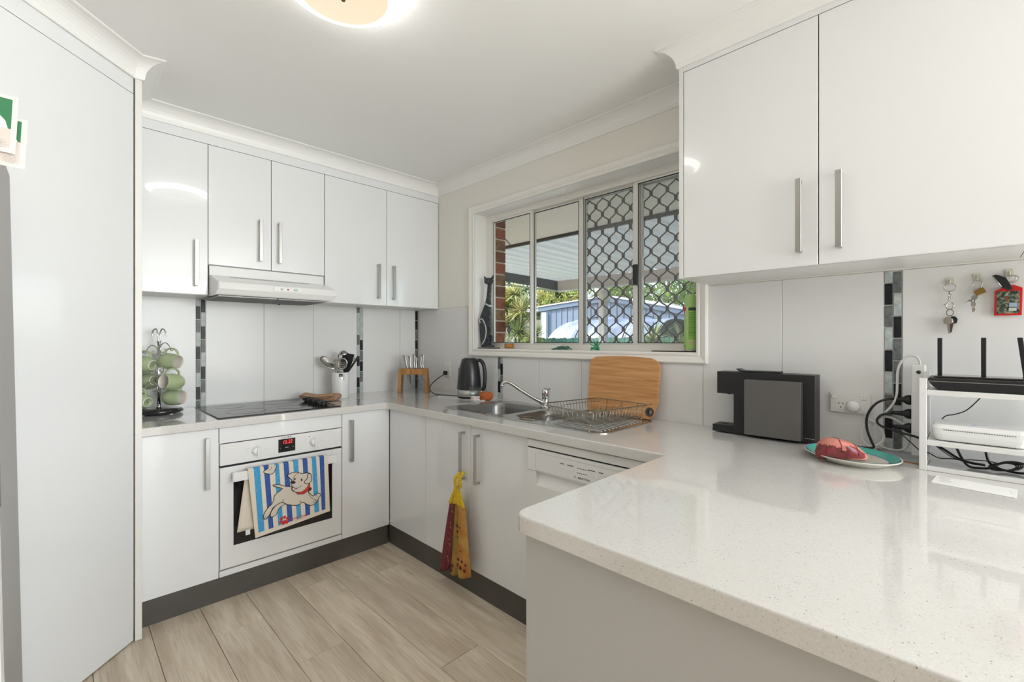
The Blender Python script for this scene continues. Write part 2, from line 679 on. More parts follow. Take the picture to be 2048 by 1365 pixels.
seqC = [[0, 0, 0, 1, 1, 0, 1, 0, 0]]
seqD = [[2, 0, 1, 0, 2, 1, 0, 1, 2], [1, 0, 2, 0, 1, 0, 1, 2, 1]]
strip(wall_back, 'back', -1.5315, 2, 1.54, seqA)
strip(wall_back, 'back', -.532, 2, 1.54, seqB)
strip(wall_back, 'back', -.0255, 1, 1.54, seqC)
strip(wall_right, 'right', .9665, 2, 1.205, [[2, 0, 2, 1, 0], [2, 2, 1, 0, 2]])
strip(wall_right, 'right', 3.0005, 2, 1.54, [[2, 0, 1, 2, 0, 2, 1, 0, 2], [1, 1, 2, 0, 1, 1, 0, 2, 1]])

# cornices: coved plaster profile
def cove(p=.072, h=.058, n=7):
    pts = [(0, 0), (.006, 0)]
    for i in range(n + 1):
        a = PI / 2 * i / n
        pts.append((.008 + (p - .012) * (1 - math.cos(a)), .004 + (h - .010) * math.sin(a)))
    pts += [(p, h - .004), (p, h), (0, h)]
    return pts
def cornice(name, path, h=.058, p=.072, closed=False, ztop=H):
    """path: plan points; the cove projects to the right-hand side of the walking direction, mitred at corners"""
    prof = cove(p, h)
    P = [Vector((a, b)) for a, b in path]
    n = len(P)
    rings = []
    for i in range(n):
        d0 = (P[i] - P[i - 1]).normalized() if i > 0 else (P[1] - P[0]).normalized()
        d1 = (P[i + 1] - P[i]).normalized() if i < n - 1 else d0
        n0 = Vector((d0.y, -d0.x)); n1 = Vector((d1.y, -d1.x))
        mvec = (n0 + n1)
        mvec = mvec / (1 + n0.dot(n1))
        rings.append([(P[i].x + mvec.x * q, P[i].y + mvec.y * q, ztop - h + z) for q, z in prof])
    mbb = MB()
    k = len(prof)
    vs = [v for r_ in rings for v in r_]
    fs = [(i * k + j, i * k + (j + 1) % k, (i + 1) * k + (j + 1) % k, (i + 1) * k + j) for i in range(n - 1) for j in range(k)]
    fs += [tuple(range(k)), tuple((n - 1) * k + j for j in range(k))]
    mbb.add(vs, fs)
    return struct(name, mbb, TRIMW)
PX, PY = -1.876, -.69         # knuckle of the pantry front
PD = Vector((-1, -1.03)).normalized()
pe = Vector((PX, PY)) + PD * .76
cornice('trim_1', [(pe.x, pe.y), (PX, PY - .004), (-1.849, -.700), (-1.849, DU), (0, DU), (0, -2.369), (DU, -2.369), (DU, -3.8)], h=.078)
m = MB()

# window: architrave, reveal, sill, frame, panes, grilles
win = thing('window_1', None, None, (0.0, (WY0 + WY1) / 2, WZ0))
win['kind'] = 'structure'
def architrave():
    y0, y1, z0, z1 = WY0, WY1, WZ0, WZ1
    prof = [(0, 0), (0, .010), (.006, .014), (.014, .014), (.018, .010), (.030, .016), (.046, .020), (.052, .016), (.052, 0)]
    m = MB()
    k = len(prof)
    ring = []
    for cy, cz, sy, sz in ((y1, z0, 1, -1), (y1, z1, 1, 1), (y0, z1, -1, 1), (y0, z0, -1, -1)):
        ring.append([(-d, cy + sy * o, cz + sz * o) for o, d in prof])
    vs = [v for r_ in ring for v in r_]
    fs = [(i * k + j, i * k + (j + 1) % k, ((i + 1) % 4) * k + (j + 1) % k, ((i + 1) % 4) * k + j) for i in range(4) for j in range(k)]
    return m.add(vs, fs)
architrave().build('architrave', SILLM, win)
m = MB()
m.box(-.001, .112, WY1, WY1 + .018, WZ0 - .016, WZ1 + .016).box(-.001, .112, WY0 - .018, WY0, WZ0 - .016, WZ1 + .016).box(-.001, .112, WY0, WY1, WZ1, WZ1 + .016)
m.build('reveal_lining', TRIMW, win)
MB().box(-.004, .112, WY0 + .0005, WY1 - .0005, WZ0 - .018, WZ0).build('window_sill', SILLM, win, bevel=.003)
FX0, FX1 = .108, .165
ALU = mat('warm_white_powder_coat', (.82, .80, .76), .35)
m = MB()
m.box(FX0, FX1, WY0 - .015, WY1 + .015, WZ0 - .015, 1.266).box(FX0, FX1, WY0 - .015, WY1 + .015, 2.155, WZ1 + .015)
m.box(FX0, FX1, WY1 - .038, WY1 + .015, 1.266, 2.155).box(FX0, FX1, WY0 - .015, WY0 + .012, 1.266, 2.155)
m.build('window_frame', ALU, win, bevel=.002)
ALU2 = mat('natural_aluminium', (.72, .70, .67), .35, .3)
def sash(y0, y1, xm, wl_, wr_, mt=ALU2):
    m = MB()
    z0, z1 = 1.266, 2.155
    m.box(xm - .011, xm + .011, y1 - wr_, y1, z0, z1).box(xm - .011, xm + .011, y0, y0 + wl_, z0, z1)
    m.box(xm - .011, xm + .011, y0 + wl_, y1 - wr_, z0, z0 + .012).box(xm - .011, xm + .011, y0 + wl_, y1 - wr_, z1 - .016, z1)
    s = m.build('window_sash', mt, win, bevel=.0015)
    g = MB().box(xm - .002, xm + .002, y0 + wl_, y1 - wr_, z0 + .012, z1 - .016)
    g.build('glass_pane', PANE, s)
    r_ = MB()
    t = .003
    for sgn in (-1,):
        r_.box(xm - .0115, xm - .009, y0 + wl_, y0 + wl_ + t, z0 + .01, z1 - .014).box(xm - .0115, xm - .009, y1 - wr_ - t, y1 - wr_, z0 + .01, z1 - .014)
        r_.box(xm - .0115, xm - .009, y0 + wl_, y1 - wr_, z1 - .019, z1 - .014).box(xm - .0115, xm - .009, y0 + wl_, y1 - wr_, z0 + .010, z0 + .014)
    r_.build('glazing_seal', RUBBER, s)
    return s
sash(-1.170, -.766, .126, .014, .030, ALU)
sash(-1.580, -1.160, .150, .042, .014)
sash(-1.962, -1.572, .150, .022, .012)
sash(-2.325, -1.922, .126, .012, .030)
# expanded-metal security grilles outside the two right-hand lights
def grille(y0, y1, z0, z1, xg):
    m = MB()
    cw, chh = .0935, .1055
    r = .0041
    def clipseg(pts):
        out = [p for p in pts if y0 - .004 <= p[1] <= y1 + .004 and z0 - .006 <= p[2] <= z1 + .010]
        return out
    ny = int((y1 - y0) / (cw / 2)) + 3
    nz = int((z1 - z0) / (chh / 2)) + 3
    for i in range(-1, ny):
        for j in range(-1, nz):
            if (i + j) % 2:
                continue
            yy = y1 - .020 - (i) * cw / 2
            zz = z0 + .028 + j * chh / 2
            for s in (-1, 1):
                pts = []
                for k in range(13):
                    t = k / 12
                    sm = t ** 3 * (t * (6 * t - 15) + 10)
                    h_ = .92 * sm + .08 * t
                    pts.append((xg, yy + s * cw / 2 * h_, zz + chh / 2 * t))
                pts = clipseg(pts)
                if len(pts) > 1:
                    m.tube(pts, r, 5, caps=False)
            if y0 + .004 < yy < y1 - .004 and z0 + .014 < zz < z1 - .014:
                m.box(xg - .005, xg + .005, yy - .0078, yy + .0078, zz - .013, zz + .013)
    return m
BRONZE = mat('bronze_powder_coat', (.055, .042, .034), .45)
for a, b in ((-1.885, -1.565), (-2.30, -1.925)):
    g = grille(a, b, 1.275, 2.14, .185).build('security_grille', BRONZE, win)
    fr = MB()
    fr.box(.176, .194, a - .018, a, 1.262, 2.16).box(.176, .194, b, b + .016, 1.262, 2.16).box(.176, .194, a, b, 1.262, 1.275).box(.176, .194, a, b, 2.14, 2.16)
    fr.build('grille_frame', ALU2, win, bevel=.001)
    MB().box(.1715, .1725, a, b, 1.27, 2.15).build('insect_screen', FLYM, win)
MB().box(.088, .112, -1.958, -1.934, 1.59, 1.70).build('latch', BLACKP, win, bevel=.002)
m = MB()
m.tube(spl([(.045, -1.52, 2.196), (.045, -1.52, 2.17), (.045, -1.532, 2.155), (.045, -1.515, 2.142), (.045, -1.502, 2.152), (.045, -1.508, 2.162)], 5), .0028, 6)
tag(m.build('ceiling_hook', WHITEP, None, loc=(.045, -1.52, 2.19)), 'small white cup hook screwed into the top of the window reveal', 'hook')

# outer brick skin, seen in the left reveal of the window
BR = [noisecol(mat('red_brick', rough=.85), (.20, .055, .03), (.33, .11, .06), (1, 1, 1), 30.),
      noisecol(mat('brown_brick', rough=.85), (.15, .07, .035), (.26, .14, .08), (1, 1, 1), 40.),
      noisecol(mat('dark_brick', rough=.85), (.12, .035, .02), (.20, .07, .04), (1, 1, 1), 30.)]
mort = MB().box(.168, .262, WY1 - .032, .3, .2, 2.2).box(.168, .262, -3.2, WY0 - .0, .2, 2.2).box(.168, .262, -3.2, .3, .2, WZ0 - .01)
mort.build('mortar', mat('mortar', (.50, .42, .35), .95), wall_right)
cz = .086
zb = WZ0 + .03 - 4 * cz
j = 0
while zb < 2.16:
    for side in (0, 1):
        if side == 0:
            y = WY1 - .038
            first = .23 if j % 2 else .11
            while y < .25:
                y2 = min(y + first, .28)
                MB().box(.160, .270, y + .003, y2 - .007, zb + .005, zb + cz - .005).build('brick', BR[(j * 2 + int(y * 7)) % 3], wall_right, bevel=.002, seg=1)
                y = y2
                first = .23
        elif False:
            pass
    zb += cz
    j += 1
zb = WZ0 + .03 - 4 * cz

# ------------------------------------------------------------------ joinery
def bar_handle(parent, side, p, z0, z1, plane, sgn=-1):
    m = MB()
    w_ = .009
    d0, d1 = plane + sgn * .027, plane + sgn * .035
    if side == 'y':
        m.box(p - w_, p + w_, d0, d1, z0, z1)
        for z in (z0 + .006, z1 - .006):
            m.box(p - w_ * .6, p + w_ * .6, plane, d0, z - .006, z + .006)
    else:
        m.box(d0, d1, p - w_, p + w_, z0, z1)
        for z in (z0 + .006, z1 - .006):
            m.box(plane, d0, p - w_ * .6, p + w_ * .6, z - .006, z + .006)
    return m.build('handle', STEEL, parent, bevel=.0012, seg=1)

def door(parent, side, a, b, z0, z1, plane, sgn=-1, name='door', g=.0016):
    m = MB()
    t = plane - sgn * .018
    if side == 'y':
        m.box(a + g, b - g, plane, t, z0 + g, z1 - g)
    else:
        m.box(plane, t, a + g, b - g, z0 + g, z1 - g)
    return m.build(name, GLOSS, parent, bevel=.0012, seg=1)

def carcass(parent, side, a, b, back, front, z0, z1, top=True, t=.016, mt=None):
    m = MB()
    g = .0005
    a += g; b -= g
    def bx(p0, p1, q0, q1, c0, c1):
        if side == 'y':
            m.box(p0, p1, q0, q1, c0, c1)
        else:
            m.box(q0, q1, p0, p1, c0, c1)
    bx(a, a + t, back, front, z0, z1)
    bx(b - t, b, back, front, z0, z1)
    bx(a + t, b - t, back, front, z0, z0 + t)
    if top:
        bx(a + t, b - t, back, front, z1 - t, z1)
    s = 1 if front > back else -1
    bx(a + t, b - t, back, back + s * .006, z0 + t, z1 - (t if top else 0))
    return m.build('carcass', mt or CARC, parent)

CF = DB + .020   # carcass front
def base_unit(label, side, a, b, doors, top=False, panel=None):
    mid = (a + b) / 2
    c = thing('base_cabinet', label, 'cabinet', (mid, -.3, .0) if side == 'y' else (-.3, mid, 0))
    carcass(c, side, a, b, -.016, CF, ZK, ZT - .003, top=top)
    for d in doors:
        dd = door(c, side, d[0], d[1], ZK, ZT - .002, DB, name='door')
        if len(d) > 2 and d[2] is not None:
            bar_handle(dd, side, d[2], .572, .819, DB)
    return c
base_unit('white base cabinet left of the oven, one door with a bar handle', 'y', -1.8485, -1.5450, [(-1.846, -1.5455, -1.598)])
base_unit('narrow white base cabinet right of the oven, one handled door', 'y', -.9225, -.6385, [(-.9225, -.6115, -.872)])
base_unit('blank white corner base panel between oven run and sink run', 'x', -1.0115, -.0165, [(-1.0115, -.6105)])
base_unit('white base cabinet under the large sink bowl, towel on its handle', 'x', -1.4155, -1.0125, [(-1.4155, -1.0115, -1.366)])
base_unit('white base cabinet between towel and dishwasher', 'x', -1.8185, -1.4165, [(-1.8175, -1.4155, -1.483)])

# kickboards
def kick(name, m):
    return struct(name, m, KICK)
kick('baseboard_back', MB().box(-1.8485, -.6185, -.592, -.600, 0, ZK - .001).add([], []))
kick('baseboard_right', MB().box(-.606, -.598, -2.50, -.5925, 0, ZK - .001))

# oven tower under the bench
oc = thing('oven_cabinet', 'white oven housing with plain strips above and below the oven', 'cabinet', (-1.234, -.3, 0))
m = MB()
m.box(-1.5435, -1.528, -.016, CF, ZK, ZT - .003).box(-.940, -.9238, -.016, CF, ZK, ZT - .003).box(-1.528, -.940, -.016, CF, ZK, ZK + .012)
m.build('carcass', CARC, oc)
door(oc, 'y', -1.545, -.9225, .779, ZT - .002, DB, name='top_filler')
door(oc, 'y', -1.545, -.9225, ZK, .150, DB, name='bottom_filler')

OVF = DB - .002
ov = thing('oven', 'white built-in oven with two knobs and a red clock display', 'oven', (-1.234, -.35, .153))
MB().box(-1.526, -.942, -.03, DB + .03, .153, .776).build('oven_body', mat('oven_steel', (.3, .3, .3), .4, 1.), ov)
cp = MB().box(-1.541, -.926, OVF, DB + .03, .670, .776).build('control_panel', WHITEE, ov, bevel=.0015)
MB().box(-1.541, -.926, DB + .006, DB + .03, .660, .670).build('vent_gap', DARKGAP, ov)
dm = MB()
gx0, gx1, gz0, gz1 = -1.483, -.982, .262, .588
dm.box(-1.541, gx0, OVF, DB + .03, .157, .659).box(gx1, -.926, OVF, DB + .03, .157, .659).box(gx0, gx1, OVF, DB + .03, .157, gz0).box(gx0, gx1, OVF, DB + .03, gz1, .659)
od = dm.build('oven_door', WHITEE, ov, bevel=.001, seg=1)
MB().box(gx0, gx1, DB - .0005, DB + .010, gz0, gz1).build('oven_window', BLACKG, od)
hb = MB()
hb.prism(rrect(.592, .638, -.668, -.652, .005, 3) and [(-1.499, -.652), (-1.499, -.666), (-1.494, -.670), (-.978, -.670), (-.973, -.666), (-.973, -.652)], 'z', .594, .637)
hb.box(-1.490, -1.470, -.652, OVF, .600, .632).box(-1.002, -.982, -.652, OVF, .600, .632)
hb.build('handle', WHITEE, od, bevel=.002)
for kx in (-1.378, -1.088):
    m = MB().lathe([(.0001, 0), (.0235, 0), (.0235, .006), (.020, .010), (.019, .022), (.016, .024), (.0001, .024)], n=28, ax=(0, -1, 0), o=(kx, OVF, .722))
    m.box(kx - .0045, kx + .0045, OVF - .034, OVF - .020, .700, .744)
    m.build('knob', WHITEE, cp, bevel=.0008)
    for k in range(5):
        a = R(-150 + 75 * k) if k < 5 else 0
        a = [R(180), R(150), R(90), R(30), R(0)][k]
        q = MB()
        px, pz = kx + math.cos(a) * .045, .722 + math.sin(a) * .030
        q.box(px - .010, px + .010, OVF - .0004, OVF, pz - .0006, pz + .0006)
        q.build('knob_mark', LGREY, cp)
dsp = MB().box(-1.273, -1.187, OVF - .0015, OVF + .001, .690, .760).build('display', BLACKG, cp)
LED = mat('red_led', (.5, .01, .01), .5, emit=(1, .04, .03), es=2.)
text_part('15.22', 'clock_digits', .027, LED, cp, face_negy(-1.228, OVF - .0016, .742), shear=.25, ext=.0002, sx=.85)
text_part('menu', 'display_text', .007, WHITEP, cp, face_negy(-1.231, OVF - .0016, .714))
text_part('-', 'display_text', .012, WHITEP, cp, face_negy(-1.263, OVF - .0016, .713))
text_part('+', 'display_text', .010, WHITEP, cp, face_negy(-1.198, OVF - .0016, .713))
text_part('CHEF', 'maker_text', .012, INK, cp, face_negy(-1.232, OVF - .0003, .768), sx=1.9)
MB().lathe([(.0001, 0), (.003, 0), (.003, .001), (.0001, .001)], n=12, ax=(0, -1, 0), o=(-1.111, OVF, .752)).build('indicator_light', RED, cp)

# ------------------------------------------------------------------ worktop (one continuous stone top)
SX0, SX1, SY0, SY1 = -.530, -.052, -2.155, -1.058     # sink rim
def tess(loops):
    pl = [[Vector((a, b, 0)) for a, b in lp] for lp in loops]
    return geometry.tessellate_polygon(pl)
def slab(mb, outer, holes, z0, z1):
    loops = [outer] + holes
    tris = tess(loops)
    flat = [p for lp in loops for p in lp]
    n = len(flat)
    vs = [(a, b, z1) for a, b in flat] + [(a, b, z0) for a, b in flat]
    fs = [tuple(t) for t in tris] + [tuple(i + n for i in reversed(t)) for t in tris]
    o = 0
    for lp in loops:
        k = len(lp)
        fs += [(o + i, o + (i + 1) % k, o + (i + 1) % k + n, o + i + n) for i in range(k)]
        o += k
    mb.add(vs, fs)
    return mb
outer = [(-1.8485, -.0005), (-1.8485, -.630)]
cx, cy, r = -.640 - .025, -.630 - .025, .025
outer += [(cx + r * math.sin(R(t)), cy + r * math.cos(R(t))) for t in (0, 22, 45, 67, 90)]
cx, cy = -.640 - .006, -2.485 + .006
outer += [(-.640, -2.479), (-.6418, -2.4832), (-.646, -2.485)]
r = .035
outer += [(-1.378 + r - r * math.sin(R(t)), -2.485 - r + r * math.cos(R(t))) for t in (0, 18, 36, 54, 72, 90)]
outer += [(-1.378, -3.9), (-.0005, -3.9), (-.0005, -.0005)]
m = slab(MB(), outer, [rrect(SX0 + .03, SX1 - .03, SY0 + .03, SY1 - .03, .05, 4)[::-1]], .8595, HB)
wt = tag(m.build('worktop', STONE, None, bevel=.009, seg=4, loc=(-.64, -.63, .8595)), 'white speckled stone worktop running round all three sides', 'worktop')

# peninsula
pen = thing('peninsula_cabinet', 'white peninsula base with plain end panel under the stone overhang', 'cabinet', (-.7, -3.1, 0))
MB().box(-1.352, -1.334, -3.88, -2.505, 0, .8575).build('end_panel', mat('shade_darkened_white_panel', (.46, .455, .445), .4), pen, bevel=.001, seg=1)  # white end panel coloured grey, its shade is put into the colour
m = MB()
m.box(-1.333, -.64, -3.86, -3.84, .10, .857).build('back_board', CARC, pen)
MB().box(-1.333, -.64, -2.54, -2.526, 0, .117).build('kickboard', KICK, pen)
for i in range(2):
    door(pen, 'y', -1.333 + i * .345, -.990 + i * .345, ZK, ZT - .005, -2.506, sgn=1)

# ------------------------------------------------------------------ dishwasher
dwf = -.620
dw = thing('dishwasher', 'white freestanding dishwasher beside the sink, half hidden by the peninsula', 'dishwasher', (-.3, -2.12, 0))
MB().box(-.60, -.03, -2.418, -1.821, .10, .845).build('body', WHITEE, dw)
MB().box(dwf, -.60, -2.418, -1.821, .820, .853).build('lid_front', WHITEE, dw, bevel=.003)
MB().box(dwf + .008, -.60, -2.418, -1.821, .814, .820).build('gap', DARKGAP, dw)
MB().box(-.60, -.03, -2.418, -1.821, .8455, .8585).build('top_gap_shade', DARKGAP, dw)  # dark strip standing in for the shade between dishwasher and worktop
cpn = slab(MB(), [(-2.418, .715), (-1.821, .715), (-1.821, .814), (-2.418, .814)], [], 0, 1)
cpm = MB().box(dwf, -.60, -2.418, -1.821, .716, .814).build('control_panel', WHITEE, dw, bevel=.002)
# door front with the scooped grip under the panel
m = MB()
m.box(dwf, -.60, -2.418, -1.821, ZK + .02, .655).box(dwf, -.60, -1.874, -1.821, .655, .715).box(dwf, -.60, -2.418, -2.365, .655, .715)
def scoop(u, v):
    return (dwf + .018 * math.sin(PI * (1 - v) * .5) * 1.0, -1.874 - u * .491, .655 + .060 * v) if False else (dwf + .002 + .016 * math.sin(PI / 2 * v), -1.874 - u * .491, .655 + .060 * v)
m.grid(scoop, 4, 8)
m.build('door', WHITEE, dw)
q = MB()
q.tube([(dwf - .0004, y, z) for y, z in rrect(-2.36, -1.872, .722, .800, .008, 4)], .0007, 4, closed=True)
q.build('panel_outline', LGREY, cpm)
def dwmark(y0, y1, z, h=.0030, mt=INK, nm='button_mark'):
    MB().box(dwf - .0005, dwf + .001, y1, y0, z - h / 2, z + h / 2).build(nm, mt, cpm)
for y0, y1 in ((-2.009, -2.030), (-2.046, -2.079), (-2.150, -2.184), (-2.202, -2.222)):
    dwmark(y0, y1, .777)
for y0, y1 in ((-2.009, -2.030), (-2.046, -2.0615), (-2.0635, -2.079), (-2.150, -2.166), (-2.168, -2.184), (-2.202, -2.222)):
    MB().box(dwf - .001, dwf + .001, y1, y0, .753, .768).build('button', WHITEE, cpm, bevel=.001, seg=1)
for r_ in range(2):
    for i in range(5):
        y = -2.099 - i * .0098
        dwmark(y, y - .0052, .774 - .019 * r_, .0032)
text_part('ARISTON', 'maker_text', .0125, INK, cpm, face_negx(dwf - .0004, -2.130, .735), sx=1.15)
m = MB().tube([(dwf - .0004, -2.0865 + .0045 * math.cos(a), .737 + .0045 * math.sin(a)) for a in [R(k * 45) for k in range(8)]], .0006, 4, closed=True)
m.box(dwf - .0006, dwf, -2.090, -2.083, .7335, .7348)
m.build('maker_emblem', GREYINK, cpm)

# ------------------------------------------------------------------ wall cabinets
def wall_unit(label, side, a, b, z0, z1, doors, hz, plane=DU):
    mid = (a + b) / 2
    c = thing('wall_cabinet', label, 'cabinet', (mid, -.15, z0) if side == 'y' else (-.15, mid, z0))
    carcass(c, side, a, b, -.0015, plane + .020, z0, z1)
    for d in doors:
        dd = door(c, side, d[0], d[1], z0, z1, plane)
        bar_handle(dd, side, d[2], hz[0], hz[1], plane)
    return c
ZU, ZUT = 1.538, 2.362
wall_unit('white wall cabinet beside the pantry, single door above the mug tree', 'y', -1.8485, -1.5285, ZU, ZUT, [(-1.8485, -1.5275, -1.584)], (1.583, 1.830))
wall_unit('short white double wall cabinet above the range hood', 'y', -1.5275, -.8925, 1.706, ZUT, [(-1.5275, -1.209, -1.272), (-1.209, -.8925, -1.167)], (1.752, 1.994))
wall_unit('white double wall cabinet between range hood and window wall', 'y', -.8915, -.0045, ZU, ZUT, [(-.8915, -.449, -.520), (-.449, -.0025, -.402)], (1.584, 1.825))
ZR, ZRT = 1.545, 2.391
wall_unit('large white double wall cabinet above the coffee machine', 'x', -3.3265, -2.3885, ZR, ZRT, [(-2.857, -2.3885, -2.805), (-3.3265, -2.857, -2.918)], (1.592, 1.842))
wall_unit('white wall cabinet at the right edge, mostly out of frame', 'x', -3.80, -3.3275, ZR, ZRT, [(-3.80, -3.3275, -3.75)], (1.592, 1.842))
tag(MB().box(DU, -.0015, -2.3875, -2.3695, ZR, H - .002).build('end_panel', CARC, None, bevel=.001, seg=1, loc=(-.15, -2.378, ZR)), 'tall white end panel closing the wall cabinets beside the window', 'panel')
# fascias closing the cabinets to the ceiling
struct('trim_2', MB().box(-1.8485, -.0015, DU + .0005, DU + .018, ZUT + .001, H), GLOSS)
struct('trim_3', MB().box(DU + .0005, DU + .018, -3.8, -2.3885, ZRT + .001, H), GLOSS)

# ------------------------------------------------------------------ pantry with an angled door
tl = .78
def dpt(t, off=0.):     # along the angled front, off = towards the room
    nrm = Vector((PD.y, -PD.x))
    if nrm.y > 0:
        nrm = -nrm
    return Vector((PX, PY)) + PD * t + nrm * off
pan = thing('pantry', 'tall white corner pantry with an angled gloss door', 'pantry', (-2.1, -.45, 0))
def dprism(t0, t1, o0, o1, z0, z1):
    a, b, c, d = dpt(t0, o0), dpt(t1, o0), dpt(t1, o1), dpt(t0, o1)
    return MB().prism([tuple(a), tuple(b), tuple(c), tuple(d)], 'z', z0, z1)
dprism(.002, tl - .02, 0, -.018, .006, 2.345).build('door', GLOSS, pan, bevel=.001, seg=1)
dprism(.002, tl - .02, 0, -.018, 2.3475, H - .002).build('top_filler', GLOSS, pan, bevel=.001, seg=1)
MB().box(PX + .003, -1.8495, -.6965, -.0015, .001, H - .002).build('side_panel', FILL, pan, bevel=.001, seg=1)
m = MB()
m.prism([(PX - .004, -.012), (PX - .004, PY + .03), tuple(dpt(tl - .02, -.03)), (dpt(tl).x, -.012)], 'z', .01, .03)
m.build('carcass', CARC, pan)
struct('wall_side', MB().box(-3.2, dpt(tl).x - .002, dpt(tl).y + .04, dpt(tl).y + .13, 0, H), WALLP)

# ------------------------------------------------------------------ fridge and the two cards on it
FR = thing('fridge', 'white fridge at the left edge with a grey side', 'fridge', (-2.172, -1.84, 0), rot=(0, R(-1.0), R(-.85)), local=True)
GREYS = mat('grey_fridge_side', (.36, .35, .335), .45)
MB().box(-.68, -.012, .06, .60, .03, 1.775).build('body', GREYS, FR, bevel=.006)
MB().box(-.68, -.004, 0, .055, 1.052, 1.775).build('freezer_door', WHITEE, FR, bevel=.008, seg=3)
MB().box(-.68, -.004, 0, .055, .05, 1.035).build('fridge_door', WHITEE, FR, bevel=.008, seg=3)
MB().box(-.60, -.06, .02, .055, 1.034, 1.053).build('grip_recess', DARKGAP, FR)
for sx in (-.64, -.05):
    for sy in (.1, .54):
        MB().lathe([(.015, 0), (.015, .035)], sx, sy, 12).build('foot', BLACKP, FR)
MB().box(-.022, .002, -.022, .0, .955, 1.045).build('handle', mat('dark_grey_plastic', (.10, .10, .10), .4), FR, bevel=.003)

def photo_card(label, x0, x1, y, z0, z1, rz, gsplit):
    c = thing('photo_card', label, 'card', (x1, y, z0), rot=(0, R(2.5), rz), local=True)
    wd = x1 - x0
    hh = z1 - z0
    MB().box(-wd, 0, -.0008, 0, 0, hh).build('backing', CARDW, c)
    q = lambda a, b, z_0, z_1, mt, nm: MB().box(-wd + a * wd, -wd + b * wd, -.0012, -.0008, z_0 * hh, z_1 * hh).build(nm, mt, c)
    q(.08, .92, gsplit, .94, mat('green_print', (.03, .17, .07), .6), 'photo')
    q(.08, .92, .08, gsplit, mat('beige_print', (.60, .53, .48), .6), 'caption_panel')
    sh = MB().prism([(-wd * .75, hh * gsplit), (-wd * .12, hh * gsplit), (-wd * .16, hh * (gsplit + .13)), (-wd * .30, hh * (gsplit + .27)), (-wd * .55, hh * (gsplit + .27)), (-wd * .72, hh * (gsplit + .15))], 'y', -.0016, -.0012)
    sh.build('printed_shirt', PAPER, c)
    hd = MB().prism([(-wd * .43 + wd * .11 * math.cos(R(a)), hh * (gsplit + .36) + hh * .075 * math.sin(R(a))) for a in range(0, 360, 30)], 'y', -.0016, -.0012)
    hd.build('printed_head', mat('skin_print', (.50, .30, .22), .6), c)
    for i, f in enumerate((.33, .24, .18)):
        MB().box(-wd * (.85 - .1 * i), -wd * .35, -.0016, -.0012, hh * (f * gsplit / .45), hh * (f * gsplit / .45) + .0018).build('caption_line', INK if i else RED, c)
    q2 = MB()
    for a in range(0, 360, 60):
        q2.tube([(-wd * .2 + .004 * math.cos(R(t)) + .005 * math.cos(R(a)), -.0014, hh * .15 + .004 * math.sin(R(t)) + .005 * math.sin(R(a))) for t in range(0, 360, 60)], .0003, 4, closed=True)
    q2.build('printed_flower', LGREY, c)
    return c
photo_card('green and beige photo card hanging highest on the fridge corner', -2.268, -2.1665, -1.868, 1.662, 1.776, R(-4), .42)
photo_card('lower green and beige card partly behind the upper one', -2.260, -2.1535, -1.860, 1.637, 1.738, R(-4), .52)

# ------------------------------------------------------------------ range hood
hd = thing('range_hood', 'white slide-out range hood under the short wall cabinets', 'range hood', (-1.21, -.2, 1.52))
hx0, hx1 = -1.524, -.895
yb = -.013
# side profile (y,z): tall vertical back face, sloping canopy, down-turned lip
m = MB()
def hood_ring(x, inset=0.):
    return [(x, yb, 1.533), (x, yb, 1.702), (x, -.287, 1.702), (x, -.289, 1.652), (x, -.300, 1.640)]
prof = [(yb, 1.702), (-.286, 1.702), (-.290, 1.650), (-.300, 1.640), (-.418, 1.603), (-.430, 1.590), (-.430, 1.566)]
body = [(yb, 1.538), (yb, 1.702), (-.287, 1.702), (-.290, 1.648), (-.286, 1.538)]
m.prism(body, 'x', hx0 + .002, hx1 - .002)
m.build('hood_body', WHITEE, hd, bevel=.002)
# canopy: flares a little wider than the body
m = MB()
A = [(hx0, -.291, 1.650), (hx1, -.291, 1.650)]
vs = [(hx0 + .002, -.292, 1.652), (hx1 - .002, -.292, 1.652), (hx1 + .022, -.432, 1.602), (hx0 + .016, -.432, 1.602),
      (hx1 + .022, -.438, 1.566), (hx0 + .016, -.438, 1.566), (hx1 - .010, -.420, 1.534), (hx0 + .002, -.420, 1.534),
      (hx1 - .002, -.292, 1.534), (hx0 + .002, -.292, 1.534)]
m.add(vs, [(0, 1, 2, 3), (3, 2, 4, 5), (5, 4, 6, 7), (7, 6, 8, 9), (0, 3, 5, 7, 9), (1, 8, 6, 4, 2), (0, 9, 8, 1)])
can = m.build('canopy', WHITEE, hd, bevel=.006, seg=3)
for a, b in ((hx0 + .02, -1.214), (-1.206, hx1 - .03)):
    f = MB().box(a, b, -.405, -.05, 1.527, 1.532).build('filter', mat('filter_grey', (.33, .33, .32), .5, .6), hd)
    q = MB()
    y = -.395
    while y < -.06:
        q.box(a + .01, b - .01, y, y + .006, 1.525, 1.527)
        y += .018
    o = q.build('filter_rib', mat('filter_grey_dark', (.2, .2, .2), .6), f)
    o['kind'] = 'stuff'
